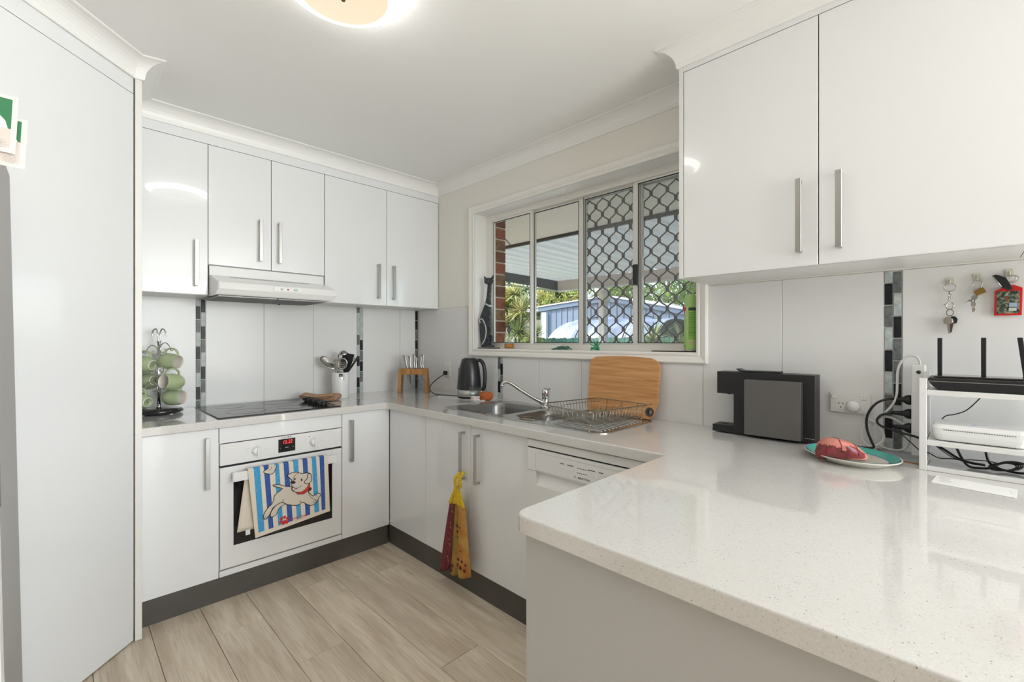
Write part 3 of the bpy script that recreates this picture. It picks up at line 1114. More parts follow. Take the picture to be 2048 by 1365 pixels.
# vent slots on the slope
q = MB()
for i in range(28):
    x = -1.432 + i * .0155
    def P(u, y):
        t = (-.292 - y) / .14
        return (u, y - .0012, 1.652 - .05 * t + .0012)
    q.add([P(x, -.313), P(x + .005, -.313), P(x + .0105, -.331), P(x + .0055, -.331)], [(0, 1, 2, 3)])
o = q.build('vent_slot', INK, can)
o['kind'] = 'stuff'
sw = MB().prism([(x, z) for x, z in rrect(-1.243, -1.082, 1.570, 1.596, .010, 4)], 'y', -.4415, -.430).build('switch_panel', WHITEP, hd, bevel=.001)
MB().box(-1.206, -1.193, -.4445, -.4415, 1.578, 1.590).build('slide_switch', LGREY, sw)
MB().lathe([(.0001, 0), (.0045, 0), (.0045, .002), (.0001, .002)], n=14, ax=(0, -1, 0), o=(-1.166, -.4415, 1.584)).build('red_light', RED, sw)
MB().box(-1.135, -1.112, -.4445, -.4415, 1.579, 1.589).build('slide_switch', LGREY, sw)
MB().lathe([(.006, 1.520), (.006, 1.527)], -1.10, -.08, 12).build('lamp_screw', INK, hd)

# ------------------------------------------------------------------ cooktop and its knobs
ck = thing('cooktop', 'black glass electric cooktop set in the worktop', 'cooktop', (-1.234, -.32, HB + .0003))
MB().box(-1.545, -.921, -.594, -.052, HB + .0003, HB + .006).build('glass_top', mat('speckled_black_glass', (.014, .014, .015), .12, spec=.25), ck, bevel=.0015)
RING = mat('cooktop_ring_print', (.045, .045, .046), .15)
for x, y, r_ in ((-1.40, -.19, .075), (-1.38, -.44, .095), (-1.14, -.19, .09), (-1.15, -.45, .075)):
    MB().tube([(x + r_ * math.cos(R(a)), y + r_ * math.sin(R(a)), HB + .0061) for a in range(0, 360, 9)], .0006, 4, closed=True).build('ring_mark', RING, ck)
MB().lathe([(.003, HB + .006), (.003, HB + .0065), (.0001, HB + .0065)], -1.51, -.12, 10).build('corner_dot', INK, ck)
for i, y in enumerate((-.255, -.335, -.415, -.495)):
    m = MB().lathe([(.0001, HB + .006), (.021, HB + .006), (.021, HB + .011), (.016, HB + .014), (.0155, HB + .030), (.013, HB + .033), (.0001, HB + .033)], -.985, y, 20)
    m.box(-1.016, -.954, y - .005, y + .005, HB + .014, HB + .030)
    kn = m.build('knob', BLACKP, ck, bevel=.0012, seg=1)
    MB().box(-1.012, -1.000, y - .0007, y + .0007, HB + .0301, HB + .0304).build('pointer', WHITEP, kn)

# ------------------------------------------------------------------ sink, tap, drying rack, board
sk = thing('sink', 'stainless steel inset sink with two bowls and a ribbed drainer', 'sink', (-.29, -1.6, HB))
ZS = HB + .0004
b1 = rrect(-.475, -.115, -1.505, -1.105, .07, 6)
b2 = rrect(-.455, -.150, -1.800, -1.550, .06, 6)
rim = slab(MB(), rrect(SX0, SX1, SY0, SY1, .075, 8), [b1[::-1], b2[::-1]], ZS, ZS + .0025)
rimo = rim.build('rim', INOX, sk)
def bowl(mb, x0, x1, y0, y1, r_, d):
    levels = [(0, 0), (.004, -.006), (.010, -.03), (.016, -d + .03), (.028, -d + .006), (.05, -d)]
    vs, fs = [], []
    n = None
    for ins, dz in levels:
        rr = max(r_ - ins * .5, .02)
        lp = rrect(x0 + ins, x1 - ins, y0 + ins, y1 - ins, rr, 6)
        n = len(lp)
        vs += [(a, b, ZS + .002 + dz) for a, b in lp]
    for i in range(len(levels) - 1):
        fs += [(i * n + k, i * n + (k + 1) % n, (i + 1) * n + (k + 1) % n, (i + 1) * n + k) for k in range(n)]
    fs.append(tuple((len(levels) - 1) * n + k for k in range(n)))
    mb.smooth = True
    mb.add(vs, fs)
    return mb
for (x0, x1, y0, y1, r_, d) in ((-.475, -.115, -1.505, -1.105, .07, .165), (-.455, -.150, -1.800, -1.550, .06, .13)):
    bw = bowl(MB(), x0, x1, y0, y1, r_, d).build('bowl', INOXB, sk)
    cx, cy = (x0 + x1) / 2, (y0 + y1) / 2
    MB().lathe([(.0001, ZS - d + .004), (.03, ZS - d + .005), (.038, ZS - d + .006), (.042, ZS - d + .003)], cx, cy, 24).build('drain', CHROME, bw)
# raised bead round the rim and the ribs of the drainer
m = MB().tube([(a, b, ZS + .0015) for a, b in rrect(SX0 + .004, SX1 - .004, SY0 + .004, SY1 - .004, .071, 8)], .0028, 6, closed=True)
m.build('rim_bead', INOX, sk)
for i in range(12):
    x = -.470 + i * .030
    ya = -1.835 if i > 1 else -1.85
    q = MB()
    q.tube([(x, ya, ZS + .0022), (x, ya - .012, ZS + .0038), (x, -2.105, ZS + .0038), (x, -2.118, ZS + .0022)], .0036, 8)
    q.build('drainer_rib', INOX, sk)

tp = thing('mixer_tap', 'chrome mixer tap with long slanting spout behind the sink bowls', 'tap', (-.095, -1.475, HB + .003))
TX, TY = -.095, -1.475
m = MB().lathe([(.0001, HB + .003), (.029, HB + .003), (.029, HB + .008), (.0225, HB + .012), (.0215, HB + .062), (.0225, HB + .066)], TX, TY, 28)
m.build('tap_body', CHROME, tp)
m = MB()
vs = MB().lathe([(.0225, HB + .0665), (.0225, HB + .090), (.021, HB + .103), (.014, HB + .112), (.0001, HB + .114)], TX, TY, 28)
hl = vs.build('lever_cap', CHROME, tp)
m = MB()
m.prism([(TX - .016, TY - .004), (TX - .006, TY - .034), (TX + .006, TY - .036), (TX + .016, TY - .006), (TX + .010, TY + .010), (TX - .010, TY + .012)], 'z', HB + .106, HB + .115)
m.build('lever', CHROME, tp, bevel=.003)
MB().lathe([(.0001, 0), (.0035, 0), (.0035, .0015), (.0001, .0015)], n=12, ax=(-.7, -.7, 0), o=(TX - .0155, TY - .0155, HB + .083)).build('hot_mark', RED, hl)
SP = Vector((-.262, -1.312, 1.046))
T0 = Vector((TX - .012, TY + .012, HB + .030))
path = spl([T0, T0.lerp(SP, .25) + Vector((0, 0, -.003)), T0.lerp(SP, .6) + Vector((0, 0, .004)), T0.lerp(SP, .86) + Vector((0, 0, .012)), SP + Vector((0, 0, .004)), SP + Vector((-.012, .010, -.006)), SP + Vector((-.014, .012, -.018))], 6)
MB().tube(path, [.0105] * 6 + [.0095] * (len(path) - 6), 14).build('spout', CHROME, tp)
e_ = SP + Vector((-.014, .012, -.018))
MB().lathe([(.0115, e_.z - .006), (.0115, e_.z + .006)], e_.x, e_.y, 16).build('aerator', CHROME, tp)

# drying rack
rk = thing('dish_rack', 'empty bronze wire dish rack standing on the drainer', 'dish rack', (-.345, -1.985, HB + .006), rot=R(-9.5), local=True)
# local frame: x across (0.37), y along the worktop (0.31)
rx, ry, hz = .198, .163, .088
bx_, by_ = .176, .146
zb_ = .030
def ring(a, b, z, r_=.02):
    return [(p, q, z) for p, q in rrect(-a, a, -b, b, r_, 4)]
m = MB().tube(ring(rx, ry, hz), .0024, 7, closed=True).tube([(rx + .018, -ry - .0, hz), (rx - .03, -ry, hz)], .0024, 6)
m.build('top_rail', WIRE, rk)
MB().tube(ring(bx_, by_, zb_), .0018, 6, closed=True).build('bottom_rail', WIRE, rk)
# wires that run down one side, across the floor and up the other
n1 = 17
for i in range(n1):
    t = -1 + 2 * (i + .5) / n1
    x0, xb = t * (rx - .02), t * (bx_ - .012)
    q = MB().tube([(x0, -ry, hz), (xb, -by_ - .002, zb_ + .006), (xb, -by_ + .004, zb_), (xb, by_ - .004, zb_), (xb, by_ + .002, zb_ + .006), (x0, ry, hz)], .0014, 5)
    q.build('rack_wire', WIRE, rk)
n2 = 9
for i in range(n2):
    t = -1 + 2 * (i + .5) / n2
    y0, yb_ = t * (ry - .02), t * (by_ - .012)
    for s in (-1, 1):
        if s == 1 and i % 3 != 1:
            continue
        q = MB().tube([(s * rx, y0, hz), (s * (bx_ + .002), yb_, zb_ + .006), (s * (bx_ - .03), yb_, zb_ + (.0 if s > 0 else -.001))], .0015, 5)
        q.build('rack_wire', WIRE, rk)
# plate-holding loops
for i in range(6):
    xx = -.105 + i * .042
    q = MB().tube(spl([(xx, -.10, zb_), (xx - .006, -.098, zb_ + .040), (xx, -.075, zb_ + .052), (xx + .006, -.052, zb_ + .040), (xx, -.05, zb_)], 5), .0014, 5)
    q.build('plate_loop', WIRE, rk)
MB().tube(spl([(-.14, .055, zb_), (-.145, .055, zb_ + .05), (-.13, .055, zb_ + .060), (.08, .055, zb_ + .060), (.095, .055, zb_ + .05), (.09, .055, zb_)], 5), .0016, 5).build('divider_rail', WIRE, rk)
for sx in (-1, 1):
    for sy in (-1, 1):
        q = MB().tube([(sx * (bx_ - .004), sy * (by_ - .022), zb_), (sx * bx_, sy * by_ , .004), (sx * (bx_ - .022), sy * by_, zb_)], .0018, 6)
        q.lathe([(.0001, .0), (.004, .001), (.004, .010), (.0001, .011)], sx * bx_, sy * by_, 10)
        q.build('rack_foot', WIRE, rk)
tag(MB().tube([(-.455 + .0 + .036 * math.cos(R(a)) , -1.675 + .05 * math.sin(R(a)), HB + .0055) for a in range(0, 360, 12)], .0022, 6, closed=True).build('wire_ring', WIRE, None, loc=(-.455, -1.675, HB)), 'thin wire ring lying at the front of the small sink bowl', 'ring')

# chopping board leaning on the tiles
cb = thing('chopping_board', 'bamboo chopping board with a grey thumb hole leaning on the tiles', 'chopping board', (-.062, -1.950, HB + .0045), rot=(0, R(6.8), 0), local=True)
out = []
def cbo():
    x0, x1 = -.198, .198      # along y (world): local y
    pts = []
    W0, W1 = .206, .196
    Hh = .302
    pts += [(-W1 + .010, .012), (-W1 + .035, 0)] + [(W0 - .035, 0), (W0 - .012, .010), (W0 - .002, .034)]
    pts += [(W0 - .006 + .004 * t, .034 + (Hh - .075) * t) for t in (.3, .6, 1)]
    pts += [(W0 - .010, Hh - .018), (W0 - .040, Hh - .003)] + [(W0 - .12, Hh + .003), (0, Hh + .005), (-W0 + .12, Hh + .003), (-W0 + .045, Hh - .003), (-W0 + .014, Hh - .018)]
    pts += [(-W0 - .002 + .004 * t, .034 + (Hh - .075) * (1 - t)) for t in (0, .4, .8)]
    return pts
hole = [(-.168 + .0165 * math.cos(R(a)), .036 + .0165 * math.sin(R(a))) for a in range(0, 360, 18)]
q = slab(MB(), cbo(), [hole[::-1]], -.009, .009)
q.v = [(c, a, b) for a, b, c in q.v]
q.build('board', BAMBOO, cb, bevel=.0035, seg=3)
m = MB()
vs = []
for (rr, xx) in ((.0225, -.0098), (.0225, .0098), (.0125, .0098), (.0125, -.0098)):
    vs.append([(xx, -.168 + rr * math.cos(R(a)), .036 + rr * math.sin(R(a))) for a in range(0, 360, 15)])
n = 24
V = [p for r_ in vs for p in r_]
F = [(i * n + k, i * n + (k + 1) % n, ((i + 1) % 4) * n + (k + 1) % n, ((i + 1) % 4) * n + k) for i in range(4) for k in range(n)]
m.add(V, F)
m.build('grommet', mat('grey_silicone', (.06, .06, .065), .6), cb)

# ------------------------------------------------------------------ kettle corner
MB()
mt_ = thing('counter_mat', 'thin white tile mat under the kettle', 'mat', (-.115, -.80, HB + .0005), rot=R(8), local=True)
MB().box(-.10, .085, -.19, .20, 0, .005).build('tile', TILE, mt_, bevel=.001)
kt = thing('kettle', 'black cordless kettle with a steel band and side handle', 'kettle', (-.140, -.838, HB + .006), rot=R(-52), local=True)
MB().lathe([(.0001, 0), (.076, 0), (.080, .004), (.080, .010), (.0001, .012)], n=40).build('power_base', BLACKS, kt)
MB().lathe([(.078, .0125), (.0795, .016), (.0795, .020), (.076, .0215)], n=40).build('base_ring', STEEL, kt)
MB().lathe([(.0001, .022), (.0785, .022), (.0790, .030), (.0785, .056), (.0001, .056)], n=40).build('steel_band', STEEL, kt)
MB().lathe([(.0782, .057), (.0785, .062), (.0755, .13), (.069, .19), (.060, .235), (.054, .256), (.050, .262), (.0001, .263)], n=40).build('kettle_body', BLACKS, kt)
MB().lathe([(.0001, .2635), (.043, .2635), (.042, .268), (.030, .2715), (.0001, .272)], n=36).build('lid', mat('smoky_lid', (.10, .10, .10), .12, coat=.5), kt)
hp = spl([(.050, 0, .247), (.072, 0, .252), (.094, 0, .225), (.104, 0, .17), (.103, 0, .10), (.096, 0, .062), (.080, 0, .050)], 6)
q = MB().tube(hp, .0125, 12)
q.v = [(a, b * 1.25, c) for a, b, c in q.v]
q.build('handle', BLACKS, kt)
q = MB()
q.prism([(-.0835, -.018), (-.0835, .018), (-.068, .026), (-.068, -.026)], 'z', .058, .200)
q.v = [(a + (c - .058) * .085 - .001, b, c) for a, b, c in q.v]
q.build('water_gauge', mat('smoked_plastic', (.16, .16, .16), .2), kt)
q = MB().box(-.073, -.052, -.017, .017, .202, .222)
q.build('spout_badge', STEEL, kt, bevel=.002)
MB().box(.060, .092, -.02, .02, .030, .048).build('switch', WHITEP, kt, bevel=.004)
go = thing('power_outlet', 'small white power outlet on the tiles behind the kettle', 'power outlet', (-.002, -.40, 1.05))
MB().box(-.010, -.0005, -.445, -.375, 1.015, 1.135).build('outlet_plate', WHITEP, go, bevel=.003)
q = MB()
q.box(-.014, -.0095, -.400, -.388, 1.100, 1.118)
q.build('switch', WHITEP, go, bevel=.001)
KMX = kt.matrix_basis.inverted() if False else (Matrix.Translation((-.140, -.838, HB + .006)) @ Matrix.Rotation(R(-52), 4, 'Z')).inverted()
q = MB().box(-.040, -.0145, -.425, -.397, 1.030, 1.062)
q.v = [tuple(KMX @ Vector(p)) for p in q.v]
q.build('plug', BLACKP, kt, bevel=.006)
q = MB().tube(spl([(-.035, -.410, 1.034), (-.075, -.385, 1.005), (-.130, -.375, .960), (-.170, -.420, .925), (-.190, -.520, .906), (-.185, -.640, .910), (-.175, -.72, .912), (-.165, -.770, .914)], 8), .0032, 8)
q.v = [tuple(KMX @ Vector(p)) for p in q.v]
q.build('cord', BLACKP, kt)

gj = thing('glass_tumbler', 'small clear glass with red and white print beside the kettle', 'glass', (-.215, -.985, HB + .0003), local=True)
q = MB().lathe([(.0001, .0), (.028, 0), (.031, .035), (.031, .042), (.037, .048), (.0385, .090), (.0365, .090), (.0350, .050), (.0290, .044), (.0290, .036), (.0265, .006), (.0001, .006)], n=36)
q.build('glass_body', GLASS, gj)
for k in range(9):
    a = R(180 + (k - 4) * 17 + 45)
    q = MB()
    x, y = .0325 * math.cos(a), .0325 * math.sin(a)
    q.tube([(x * .97, y * .97, .018), (x * 1.0, y * 1.0, .034 - .003 * (k % 2))], .0013, 5)
    q.build('red_print', mat('rust_print', (.45, .12, .07), .5), gj)
q = MB()
for k in range(40):
    a0, a1 = R(125 + k * 5), R(130 + k * 5)
    q.add([(.0282 * math.cos(a0), .0282 * math.sin(a0), .002), (.0282 * math.cos(a1), .0282 * math.sin(a1), .002), (.0315 * math.cos(a1), .0315 * math.sin(a1), .036), (.0315 * math.cos(a0), .0315 * math.sin(a0), .036)], [(0, 1, 2, 3)])
q.build('frosted_band', WHITEP, gj)
for k in range(7):
    a = R(225 + (k - 3) * 14)
    MB().box(-.0015, .0015, -.0008, .0008, .006, .011).build('dark_print', INK, gj).location = (.0310 * math.cos(a), .0310 * math.sin(a), 0)
# blue and orange pieces standing in the glass
oc_ = thing('dish_sponge', 'orange rounded scourer standing behind the printed glass', 'sponge', (-.125, -.985, HB + .0003), rot=R(-48), local=True)
q = MB().lathe([(.0001, 0), (.022, .001), (.034, .012), (.037, .030), (.033, .048), (.020, .056), (.0001, .058)], n=26, sx=1.35, sy=.75)
q.build('sponge', noisecol(mat('orange_foam', rough=.8), (.38, .085, .02), (.52, .15, .04), (1, 1, 1), 90.), oc_)
MB().tube([(0, 0, .056), (.004, 0, .068), (-.003, 0, .080), (.003, 0, .090)], .0012, 5).build('wire_loop', BLACKP, oc_)
q = MB().lathe([(.0001, .050), (.016, .052), (.018, .060), (.012, .066), (.0001, .067)], -.020, -.018, 20)
tag(q.build('bottle_cap', mat('blue_plastic', (.02, .16, .50), .4), None, loc=(0, 0, 0)), 'blue cap seen through the rim of the printed glass', 'cap')
bpy.data.objects['bottle_cap'].location = (-.192, -.955, HB - .048)

# ------------------------------------------------------------------ knife block
kbx, kby, kr = -.208, -.262, -44.9
kb = thing('knife_block', 'wooden arch knife block with a clear window and steel knives', 'knife block', (kbx, kby, HB + .0003), rot=R(-44.9), local=True)
# local x to the right in view, local y away from the camera
hw0, hw1 = .115, .104
m = MB()
m.prism([(-hw0, 0), (-hw0 + .024, 0), (-hw1 + .019, .136), (-hw1 + .019, .156), (-hw1, .180)], 'y', -.040, .045)
m.build('side_panel', ACACIA, kb, bevel=.002)
m = MB()
m.prism([(hw0, 0), (hw1, .180), (hw1 - .019, .156), (hw1 - .019, .136), (hw0 - .024, 0)], 'y', -.040, .045)
m.build('side_panel', ACACIA, kb, bevel=.002)
m = MB()
m.prism([(-hw1 + .0005, .180), (hw1 - .0005, .180), (hw1 - .0175, .137), (-hw1 + .0175, .137)], 'y', -.0402, .0452)
m.build('top_bar', ACACIA, kb, bevel=.002)
MB().prism([(-hw0 + .0255, .001), (hw0 - .0255, .001), (hw1 - .020, .1365), (-hw1 + .020, .1365)], 'y', -.030, -.027).build('clear_window', ACRYL, kb)
MB().prism([(-hw0 + .0255, .001), (hw0 - .0255, .001), (hw1 - .020, .1365), (-hw1 + .020, .1365)], 'y', .033, .036).build('clear_window', ACRYL, kb)
KN = [(-.052, .0, .125, 10, .105, 'chef knife at the left end'), (-.032, .016, .14, 3, .10, ''), (.003, -.004, .14, -2, .11, ''), (.012, .018, .12, -6, .09, ''), (.050, .004, .13, -1, .10, ''), (.062, .014, .11, -5, .11, '')]
KL = ['steel-handled knife leaning left at the left end of the block', 'second steel-handled knife from the left in the block', 'steel-handled knife left of centre with a dark-tipped grip', 'steel-handled knife tucked close behind the middle one', 'slim steel-handled knife second from the right in the block', 'steel-handled knife at the right end of the block']
mK = []
Rm = Matrix.Rotation(R(-44.9), 4, 'Z')
for i, (kx, ky, bl, tilt, hlen, _) in enumerate(KN):
    wp = Vector((kbx, kby, HB)) + Rm @ Vector((kx, ky, .182))
    kf = thing('knife', KL[i], 'knife', wp, rot=(R(0), R(-tilt) if i == 0 else R(-tilt * .4), R(-44.9)), group='knives in the wooden block', local=True)
    hp = [(0, 0, .002), (.001, 0, .02), (-.001, 0, .05), (-.003, 0, .085), (-.006, 0, hlen - .004)]
    q = MB()
    prof = [(-.008, .0), (-.0075, .02), (-.008, .05), (-.011, .08), (-.0135, hlen), (.004, hlen - .008), (.009, hlen - .020), (.0075, .06), (.0055, .03), (.010, .006), (.010, 0)]
    q.prism([(a if i % 2 else a, b) for a, b in prof], 'y', -.0065, .0065)
    q.build('grip', mat('steel_handle', (.42, .41, .40), .3, 1.), kf, bevel=.003, seg=2)
    q = MB()
    bw = .017 if i in (0, 2) else .010
    q.prism([(-bw * .6, -.003), (bw * .6, -.003), (bw * .55, -bl * .7), (bw * .1, -bl), (-bw * .4, -bl * .75)], 'y', -.0009, .0009)
    q.build('blade', mat('blade_steel', (.42, .43, .44), .25, 1.) if i != 3 else INK, kf)

# ------------------------------------------------------------------ utensil jar
jx, jy = -.742, -.188
uj = thing('utensil_jar', 'white ceramic jar with a black label holding utensils', 'jar', (jx, jy, HB + .0003), local=True)
MB().lathe([(.0001, 0), (.054, 0), (.0565, .003), (.0565, .172), (.0555, .175), (.0525, .172), (.0525, .008), (.0001, .006)], n=48).build('jar_body', WHITEE, uj)
ja = math.atan2(-3.2165 - jy, -2.1053 - jx) + R(13)
q = MB()
for k in range(6):
    a0, a1 = ja + R(-22 + k * 4), ja + R(-22 + (k + 1) * 4)
    q.add([(.0568 * math.cos(a0), .0568 * math.sin(a0), .146), (.0568 * math.cos(a1), .0568 * math.sin(a1), .146), (.0568 * math.cos(a1), .0568 * math.sin(a1), .168), (.0568 * math.cos(a0), .0568 * math.sin(a0), .168)], [(0, 1, 2, 3)])
q.build('black_label', INK, uj)
for dz, w_ in ((.157, .006), (.151, .010)):
    MB().box(-.0005, .0005, -w_ / 2, w_ / 2, dz - .0015, dz + .0015).build('label_print', WHITEP, uj).location = (.0572 * math.cos(ja - R(10)), .0572 * math.sin(ja - R(10)), 0)
for o in list(uj.children):
    if o.name.startswith('label_print'):
        o.rotation_euler = (0, 0, ja - R(10))
t_ = text_part('kitchen', 'jar_text', .014, INK, uj, Matrix.Rotation(ja + R(9), 4, 'Z') @ Matrix.Translation((.0572, 0, .145)) @ Matrix.Rotation(R(90), 4, 'Z') @ Matrix.Rotation(R(90), 4, 'X') @ Matrix.Rotation(R(-90), 4, 'Z'))
# utensils (each its own thing), frame: r = right in view, f = away from camera
rv = Vector((.7086, -.7056, 0)); fv = Vector((.7056, .7086, 0)); uv = Vector((0, 0, 1))
J0 = Vector((jx, jy, HB + .010))
def uth(label, name='serving_utensil', cat='utensil'):
    return thing(name, label, cat, J0, group='utensils in the white jar')
def W3(r_, f_, z_):
    return J0 + rv * r_ + fv * f_ + uv * z_
def spoonbowl(mb, c, ax, nr, lx, wx, dep, n=10):
    """shallow oval bowl: centre c, long axis ax, normal nr"""
    ax = ax.normalized(); nr = nr.normalized(); sd = ax.cross(nr)
    def fn(u, v):
        a = 2 * PI * u
        return c + ax * (lx * v * math.cos(a)) + sd * (wx * v * math.sin(a)) - nr * dep * (1 - v * v)
    mb.grid(fn, 20, 5)
    return mb
SS = mat('polished_steel', (.50, .49, .47), .18, 1.)
u1 = uth('large steel serving spoon leaning out to the left of the jar', 'serving_spoon', 'spoon')
q = MB(); spoonbowl(q, W3(-.085, .0, .232), (rv * -.8 + uv * .62), (rv * .45 + uv * .5 - fv * .75), .062, .032, .012)
q.build('spoon_bowl', SS, u1, solid=.0012)
MB().tube(spl([W3(.02, .01, .01), W3(-.02, 0, .12), W3(-.034, 0, .175), W3(-.046, 0, .20)], 5), .0035, 8).build('handle', SS, u1)
u2 = uth('slotted steel turner standing behind the jar rim', 'slotted_turner', 'turner')
q = MB()
B = W3(-.012, -.012, .17)
def pl(a, b):
    return B + rv * (a + b * .16) + uv * b - fv * .02 * b
q.add([pl(-.018, .0), pl(.020, .0), pl(.024, .09), pl(-.010, .094)], [(0, 1, 2, 3)])
q.build('turner_blade', SS, u2, solid=.0016)
MB().tube([W3(-.005, .0, .01), pl(0, .004)], .0035, 8).build('handle', SS, u2)
for i in range(3):
    for j_ in range(2):
        c = pl(-.004 + .013 * j_, .055 + .012 * i)
        MB().lathe([(.0001, 0), (.003, 0), (.003, .0012), (.0001, .0012)], n=8, ax=-fv, o=c - fv * .001).build('slot', INK, u2)
u3 = uth('round steel skimmer with wavy slots, in front', 'skimmer', 'skimmer')
q = MB(); cc = W3(.024, -.034, .222); ax = (uv + rv * .35)
spoonbowl(q, cc, ax, -fv + rv * .1, .042, .034, .007)
q.build('skimmer_head', SS, u3, solid=.0014)
MB().tube([W3(-.01, .0, .01), W3(.008, -.03, .17), W3(.014, -.033, .185)], .0036, 8).build('handle', SS, u3)
for i in range(5):
    z_ = -.020 + i * .011
    wv = .020 if 0 < i < 4 else .012
    pts = [cc + rv * (-wv + wv * 2 * k / 6 + z_ * .35) + uv * (z_ + (.003 if k % 2 else -.003)) - fv * .0025 for k in range(7)]
    MB().tube(pts, .0021, 5).build('wavy_slot', INK, u3)
u4 = uth('broad black plastic spatula leaning right in the jar', 'spatula', 'spatula')
q = MB()
q.add([W3(.015, .012, .30), W3(.092, .012, .285), W3(.072, .012, .215), W3(.052, .006, .160), W3(.020, .006, .160), W3(.004, .01, .25)], [(0, 1, 2, 3, 4, 5)])
q.build('blade', BLACKP, u4, solid=.003)
MB().tube([W3(.0, .01, .01), W3(.036, .008, .165)], .006, 8).build('handle', BLACKP, u4)
u5 = uth('black-handled tongs leaning furthest right in the jar', 'tongs', 'tongs')
MB().tube([W3(.050, .02, .172), W3(.078, .02, .215), W3(.108, .02, .262)], [.005, .0075, .008], 8).build('tong_arm', BLACKP, u5)
MB().tube([W3(.01, .01, .02), W3(.046, .016, .165)], .003, 8).build('tong_leg', SS, u5)
MB().tube([W3(.048, .012, .168), W3(.096, .012, .268)], .0028, 8).build('tong_leg', SS, u5)
u6 = uth('steel ladle bowl rising behind the black spatula', 'ladle', 'ladle')
q = MB(); spoonbowl(q, W3(.012, .022, .288), rv, uv * -1 + fv * .2, .036, .034, .024)
q.build('ladle_bowl', SS, u6, solid=.0012)
MB().tube([W3(-.01, .02, .01), W3(-.022, .024, .20), W3(-.022, .024, .285)], .0035, 8).build('handle', SS, u6)
u7 = uth('steel whisk head between the spoon and the turner', 'whisk', 'whisk')
for k in range(6):
    a = R(k * 30)
    e1 = rv * math.cos(a) + fv * math.sin(a)
    c0 = W3(-.026, .012, .17); c1 = W3(-.036, .014, .245)
    MB().tube(spl([c0, c0.lerp(c1, .4) + e1 * .018, c1 + e1 * .012, c1 + uv * .006, c1 - e1 * .012, c0.lerp(c1, .4) - e1 * .018, c0], 4), .0010, 4).build('whisk_wire', SS, u7)
MB().tube([W3(.0, .01, .01), W3(-.026, .012, .172)], .004, 8).build('handle', SS, u7)

# ------------------------------------------------------------------ folded cloth
cl = thing('dish_cloth', 'folded tan cloth with dark edges lying behind the cooktop knobs', 'cloth', (-.896, -.226, HB + .0065), rot=R(-44), local=True)
TAN = noisecol(mat('tan_terry', rough=.9), (.37, .21, .12), (.52, .33, .205), (1, 1, 1), 120., bump=.6)
TAN2 = mat('brown_hem', (.10, .05, .03), .9)
def layer(z0, w0, w1, dep, ph, th, amp=.005):
    def fn(u, v):
        x = -w0 + (w0 + w1) * u
        y = -dep / 2 + dep * v
        return (x, y, z0 + amp * math.sin(u * 5 + ph) + .003 * math.sin(v * 6 + ph * 2) + (.006 * max(0, .2 - u) * 5))
    q = MB().grid(fn, 18, 10)
    return q
for i, (z0, w0, w1, dep, ph) in enumerate(((.004, .080, .105, .110, .3), (.013, .104, .112, .108, 1.2), (.022, .112, .105, .104, 2.0), (.030, .100, .100, .100, 2.4))):
    layer(z0, w0, w1, dep, ph, .006, .003).build('cloth_fold', TAN, cl, solid=.0075, bevel=0)
    q = MB()
    def e(u):
        x = -w0 + (w0 + w1) * u
        return (x, -dep / 2 - .003, z0 + .003 * math.sin(u * 5 + ph) + .003 * math.sin(ph * 2) + (.006 * max(0, .2 - u) * 5) - .0045)
    q.tube([e(k / 16) for k in range(17)], .0014, 5)
    q.build('cloth_hem', TAN2, cl)
for i, (zc, xc) in enumerate(((.020, .104), (.010, .100))):
    q = MB().tube(spl([(xc, -.058, zc + .010), (xc + .018, -.058, zc + .004), (xc + .018, -.058, zc - .004), (xc - .002, -.058, zc - .010 + .004)], 5), .0035, 6)
    for k in range(len(q.v)):
        pass
    def fn(u, v, zc=zc, xc=xc):
        a = R(90 - 180 * u)
        return (xc + .016 * math.cos(a), -.052 + .102 * v, zc + .0105 * math.sin(a))
    MB().grid(fn, 8, 4).build('cloth_roll', TAN, cl, solid=.006)

# ------------------------------------------------------------------ mug tree and six mugs
MT = Vector((-1.724, -.155, HB + .0003))
mt2 = thing('mug_tree', 'chrome wire mug tree on a round black base', 'mug tree', MT, local=True)
MB().lathe([(.0001, .004), (.098, .004), (.106, .010), (.106, .018), (.100, .026), (.03, .028), (.0001, .028)], n=48).build('base', mat('black_marble', (.015, .015, .017), .12, coat=.5), mt2)
for k in range(4):
    a = R(30 + 90 * k)
    MB().lathe([(.0001, -.0002), (.009, -.0002), (.009, .0045), (.0001, .0045)], .085 * math.cos(a), .085 * math.sin(a), 12).build('rubber_foot', WHITEP, mt2)
q = MB()
for s in (-1, 1):
    o_ = rv * (s * .0042)
    q = MB().tube([o_ + uv * .026, o_ + uv * .385], .0040, 8)
    top = [o_ + uv * .385, o_ + rv * (s * .002) + uv * .425, rv * (s * .014) + uv * .450, rv * (s * .028) + uv * .448, rv * (s * .036) + uv * .430, rv * (s * .036) + uv * .412]
    q.tube(spl(top, 6), .0036, 8)
    q.build('pole', CHROME, mt2)
MB().lathe([(.0001, .381), (.0105, .381), (.0105, .388), (.0001, .388)], 0, 0, 14).build('collar', CHROME, mt2)
MB().lathe([(.012, .027), (.009, .040), (.006, .044), (.0001, .045)], 0, 0, 20).build('socket', CHROME, mt2)
